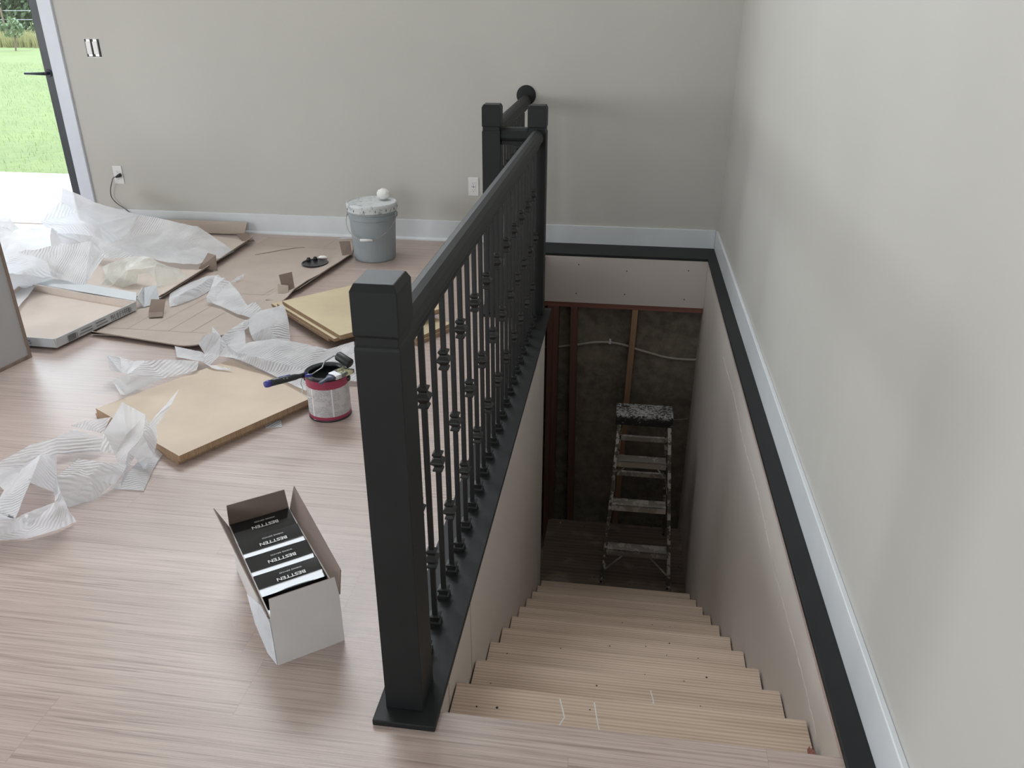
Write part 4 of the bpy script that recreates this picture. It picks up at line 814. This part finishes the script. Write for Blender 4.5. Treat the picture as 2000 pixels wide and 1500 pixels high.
while s_ < .50:
    wg = rnd.uniform(.006, .012); k = rnd.randrange(5); MF = Matrix.Translation(nrm * .0095) @ face
    bx(gl, s_, s_ + .0028, .022, .050, 0, .0006, mtx=MF)
    if k in (0, 3): bx(gl, s_, s_ + wg, .047, .050, 0, .0006, mtx=MF)
    if k in (1, 3): bx(gl, s_, s_ + wg, .035, .038, 0, .0006, mtx=MF)
    if k in (0, 2): bx(gl, s_ + wg - .0028, s_ + wg, .022, .047, 0, .0006, mtx=MF)
    if k == 4: bx(gl, s_, s_ + wg, .022, .025, 0, .0006, mtx=MF)
    s_ += wg + (.0035 if rnd.random() > .2 else .010)
obj('smudged_lettering', gl, 'ink', parent=w1)
ln = bmesh.new()
for s0, s1, h in ((.15, .225, .042), (.14, .225, .028), (.25, .32, .044), (.25, .33, .029)):
    bx(ln, s0, s1, h, h + .0035, 0, .0006, mtx=Matrix.Translation(nrm * .0095) @ face)
obj('side_print_lines', ln, 'ink', parent=w1)
bc = bmesh.new()
for i in range(12):
    s = .066 + i * .0042; bx(bc, s, s + (.003 if i % 3 else .0014), .02, .050, 0, .0006, mtx=Matrix.Translation(nrm * .0095) @ face)
for i in range(5): bx(bc, .121, .127, .020 + i * .006, .023 + i * .006, 0, .0006, mtx=Matrix.Translation(nrm * .0095) @ face)
obj('side_barcode', bc, 'ink', parent=w1)
text_obj('end_lettering', 'MS', .032, Matrix.Translation((-3.405, -2.200, .038)) @ Matrix.Rotation(R(90), 4, 'X'), 'ink', w3, sx_=1.1)
bm = bmesh.new(); quadplate(bm, [(-3.165, -1.60, .012), (-3.20, -1.49, .012), (-3.235, -1.475, .078), (-3.19, -1.61, .062)], .004); quadplate(bm, [(-3.165, -1.60, .012), (-3.12, -1.52, .012), (-3.17, -1.44, .085), (-3.215, -1.49, .082)], .004)
obj('corner_flaps', bm, ('cardw',), parent=tb)
upflap('bent_cardboard_tab', [[(-3.095, -1.63, .068), (-3.02, -1.62, .068), (-3.01, -1.675, .016), (-3.085, -1.69, .016)], [(-3.085, -1.69, .016), (-3.01, -1.675, .016), (-2.985, -1.73, .012), (-3.05, -1.75, .011)]], 'cardk', 'dark bent cardboard tab lying at the end of the rolled foam')
# brown tray behind, its far side leaning on the baseboard
t2 = empty('open_cardboard_box', (-3.5, -.8, 0), 'long brown cardboard box opened flat under the foam against the back wall', 'box')
bm = bmesh.new(); prism([(-3.15, -1.46), (-3.175, -.26), (-3.85, -.10), (-4.3, -.12), (-4.3, -1.30), (-3.98, -1.41)][::-1], .0128, .0165, bm); obj('box_base', bm, 'cardin', parent=t2)
bm = bmesh.new(); quadplate(bm, [(-4.3, -.13, .012), (-3.285, -.10, .012), (-3.275, -.055, .088), (-4.3, -.055, .088)], .004); obj('back_side', bm, 'card', parent=t2)
bm = bmesh.new(); quadplate(bm, [(-3.165, -1.45, .0165), (-3.16, -.85, .0165), (-3.13, -.83, .040), (-3.135, -1.44, .034)], .004); quadplate(bm, [(-3.16, -.85, .0165), (-3.175, -.28, .0165), (-3.14, -.26, .045), (-3.13, -.83, .040)], .004); obj('long_side', bm, 'card', parent=t2)
bm = bmesh.new(); quadplate(bm, [(-3.30, -.20, .04), (-3.22, -.19, .045), (-3.13, -.27, .012), (-3.21, -.29, .012)], .004); obj('end_flap', bm, 'cardk', parent=t2)
bm = bmesh.new(); quadplate(bm, [(-3.20, -.93, .018), (-3.08, -.93, .014), (-3.09, -.90, .10), (-3.16, -.86, .10)], .004); obj('torn_flap', bm, 'cardk', parent=t2)
# =================================================================== PLYWOOD STACKS
def board(c, dx, dy, lx, ly, z, th_, mat, label, group):
    """c: one corner, dx/dy unit directions"""
    c, dx, dy = Vector((*c, 0)), Vector((*dx, 0)).normalized(), Vector((*dy, 0)).normalized()
    Mx = Matrix(((dx.x, dy.x, 0, c.x), (dx.y, dy.y, 0, c.y), (0, 0, 1, 0), (0, 0, 0, 1)))
    bm = B((0, lx, 0, ly, z, z + th_), mtx=Mx)
    for q in bm.faces:
        if abs(q.normal.z) < .5: q.material_index = 1
    bm.normal_update()
    for q in bm.faces: q.material_index = 1 if abs(q.normal.z) < .5 else 0
    return tag(obj('plywood_board', bm, (mat, 'plyedge'), bevel=.0008), label, 'plywood board', group)
d1_ = (.515, -.300); d2_ = (.30, .515)
board((-2.672, -2.792), d1_, d2_, .598, .600, .0005, .0185, 'ply', 'lower pale birch board, under the one partly covered in foam', 'pale boards in front of the paint can')
board((-2.658, -2.802), d1_, d2_, .598, .620, .0200, .0245, 'ply', 'pale birch board with crumpled foam on its corner, left of the paint can', 'pale boards in front of the paint can')
e1, e2 = (.458, -.42), (.42, .458)
ga = 'tan boards stacked behind the near newel post'
board((-2.085, -1.60), (.87, -.5), (.5, .87), .585, .25, .0005, .018, 'plytan', 'lowest tan board, its corner sticking out right of the stack behind the balusters', ga)
board((-2.105, -1.588), (.87, -.5), (.5, .87), .60, .26, .0190, .018, 'plytan', 'second lowest tan board, turned away from the boards on top', ga)
board((-2.455, -1.560), (.47, -.43), (.43, .47), .635, .60, .0375, .016, 'plytan', 'tan board in mid stack that juts out furthest to the left', ga)
board((-2.405, -1.600), (.46, -.425), (.425, .46), .63, .60, .0540, .016, 'plytan', 'tan board directly under the topmost board of the stack', ga)
board((-2.370, -1.609), e1, e2, .622, .60, .0705, .019, 'plytan', 'topmost tan board of the stack behind the near newel post', ga)
o = obj('foam_scrap', prism([(-1.96, -2.79), (-1.90, -2.77), (-1.925, -2.72), (-1.985, -2.74)], .001, .003), 'foam'); tag(o, 'small flat foam scrap on the floor between pale board and paint can', 'foam scrap')
o = obj('tape_scrap', prism([(-2.60, -.125), (-2.53, -.105), (-2.49, -.075), (-2.57, -.085)], .0085, .010), 'foam'); tag(o, 'scrap of clear tape at the baseboard behind the cardboard', 'tape')
# =================================================================== PACKING FOAM
gf = 'sheets of white packing foam strewn over the floor'
LB = dict(back=('foam', 'long white foam sheet rising towards the door, covering the brown box', .042, 4),
    ribbed=('foam', 'ribbed white foam sheet billowing beside the cabinet and white tray', .042, 7),
    cream=('foam2', 'cream translucent film with a torn hole, arched over the brown box', .07, 9),
    roll=('foam', 'narrow rolled strip of white foam on the flattened cardboard', .035, 3),
    fold=('foam', 'triangular folded foam piece with a twisted end on the cardboard', .045, 5),
    middle=('foam', 'largest crumpled foam sheet, between the tan boards and the pale board', .045, 8),
    flap=('foam', 'foam sheet draped over the back left edge of the pale board', .04, 6),
    crumple=('foam3', 'peaked crumpled foam standing at the front left corner of the pale board', .045, 2),
    pillow=('foam3', 'loose foam heap lying on bare floor at the lower left edge', .045, 12))
for k, (mat, lab, amp, sd_) in LB.items():
    V, F = FOAM[k]; crumple('foam_sheet', V, F, mat, lab, gf, amp, sd_)
# =================================================================== OUTDOORS
struct('ground', B((-120, 60, .16, 120, -.6, -.34 + .25)), 'grass')
struct('patio', B((-9.5, -3.0, .15, 1.95, -.12, -.03)), 'slab', bevel=.004)
def leafy(name, c, rx, ry, rz, n, size, mat, parent, seed):
    rnd = random.Random(seed); bm = bmesh.new()
    for _ in range(n):
        a, b = rnd.uniform(0, 2 * PI), math.acos(rnd.uniform(-1, 1)); rr = rnd.uniform(.55, 1) * (1 + .18 * math.sin(3 * a + seed) * math.sin(2 * b))
        p = Vector((c[0] + rx * rr * math.sin(b) * math.cos(a), c[1] + ry * rr * math.sin(b) * math.sin(a), c[2] + rz * rr * math.cos(b)))
        t = Vector((rnd.uniform(-1, 1), rnd.uniform(-1, 1), rnd.uniform(-1, 1))).normalized(); s = t.cross(Vector((.3, .5, .8))).normalized(); L = size * rnd.uniform(.6, 1.3)
        bm.faces.new([bm.verts.new(p + q) for q in (-t * L, s * L * .4, t * L, -s * L * .4)])
    return obj(name, bm, mat, parent=parent)
TREES = [((-25.2, 32.5), 2.9, 'leaf2', 'bright green leafy tree just left of the door stile'), ((-30.5, 32.5), 3.4, 'leaf1', 'rounded green tree at the far left of the meadow'),
         ((-28.0, 38), 5.2, 'leaf3', 'hazy grey-green tree behind the bright tree'), ((-37.5, 41), 5.4, 'leaf1', 'tall green tree furthest left behind the wire fence'), ((-20.0, 40), 4.6, 'leaf3', 'hazy tree mostly hidden by the door stile')]
for i, ((x, y), h, mt, lb) in enumerate(TREES):
    e = empty('tree', (x, y, -.1), lb, 'tree', 'trees beyond the meadow')
    obj('trunk', tube([(x, y, -.1), (x + .1, y, h * .5), (x, y, h)], [.16, .12, .05], 8), 'bark', parent=e, smooth=True)
    leafy('foliage', (x, y, h * .5), h * .68, h * .45, h * .56, 8500, .15, mt, e, i + 3)
e = empty('sapling', (-22.3, 22.6, -.1), 'small sapling with a thin stem at the lawn edge', 'sapling')
obj('stem', tube([(-22.3, 22.6, -.1), (-22.2, 22.6, .4), (-22.3, 22.6, .8)], [.03, .025, .01], 6), 'bark', parent=e)
leafy('foliage', (-22.25, 22.6, .65), .38, .38, .35, 260, .09, 'leaf1', e, 40)
def blades(name, n, area, h, mat, seed, label):
    rnd = random.Random(seed); bm = bmesh.new(); (x0, x1), (y0, y1) = area
    for _ in range(n):
        x, y = rnd.uniform(x0, x1), rnd.uniform(y0, y1); hh = h * rnd.uniform(.4, 1.1); a = rnd.uniform(0, PI); dx, dy = math.cos(a) * hh * .05, math.sin(a) * hh * .05; lx, ly = rnd.uniform(-.3, .3) * hh, rnd.uniform(-.3, .3) * hh
        bm.faces.new([bm.verts.new(q) for q in ((x - dx, y - dy, -.1), (x + dx, y + dy, -.1), (x + lx, y + ly, -.1 + hh))])
    return tag(obj(name, bm, mat), label, 'grass', None, 'stuff')
blades('lawn_grass', 42000, ((-19, -5.2), (2.0, 17)), .06, 'leaf2', 1, 'short mown grass of the lawn beyond the patio')
blades('meadow_grass', 14000, ((-36, -18), (24.5, 28)), .55, 'straw', 2, 'tall straw coloured grass below the far trees')
fn = empty('wire_fence', (-28, 29, -.1), 'thin two-wire fence crossing the meadow before the trees', 'fence')
for z in (1.15, .8): obj('wire', tube([(-40, 28.2, z), (-28, 29.0, z - .02), (-16, 29.5, z)], .009, 4), 'metal', parent=fn)
for x in (-33, -27.5, -22): obj('post', tube([(x, 29.0, -.1), (x, 29, 1.25)], .04, 6), 'bark', parent=fn)
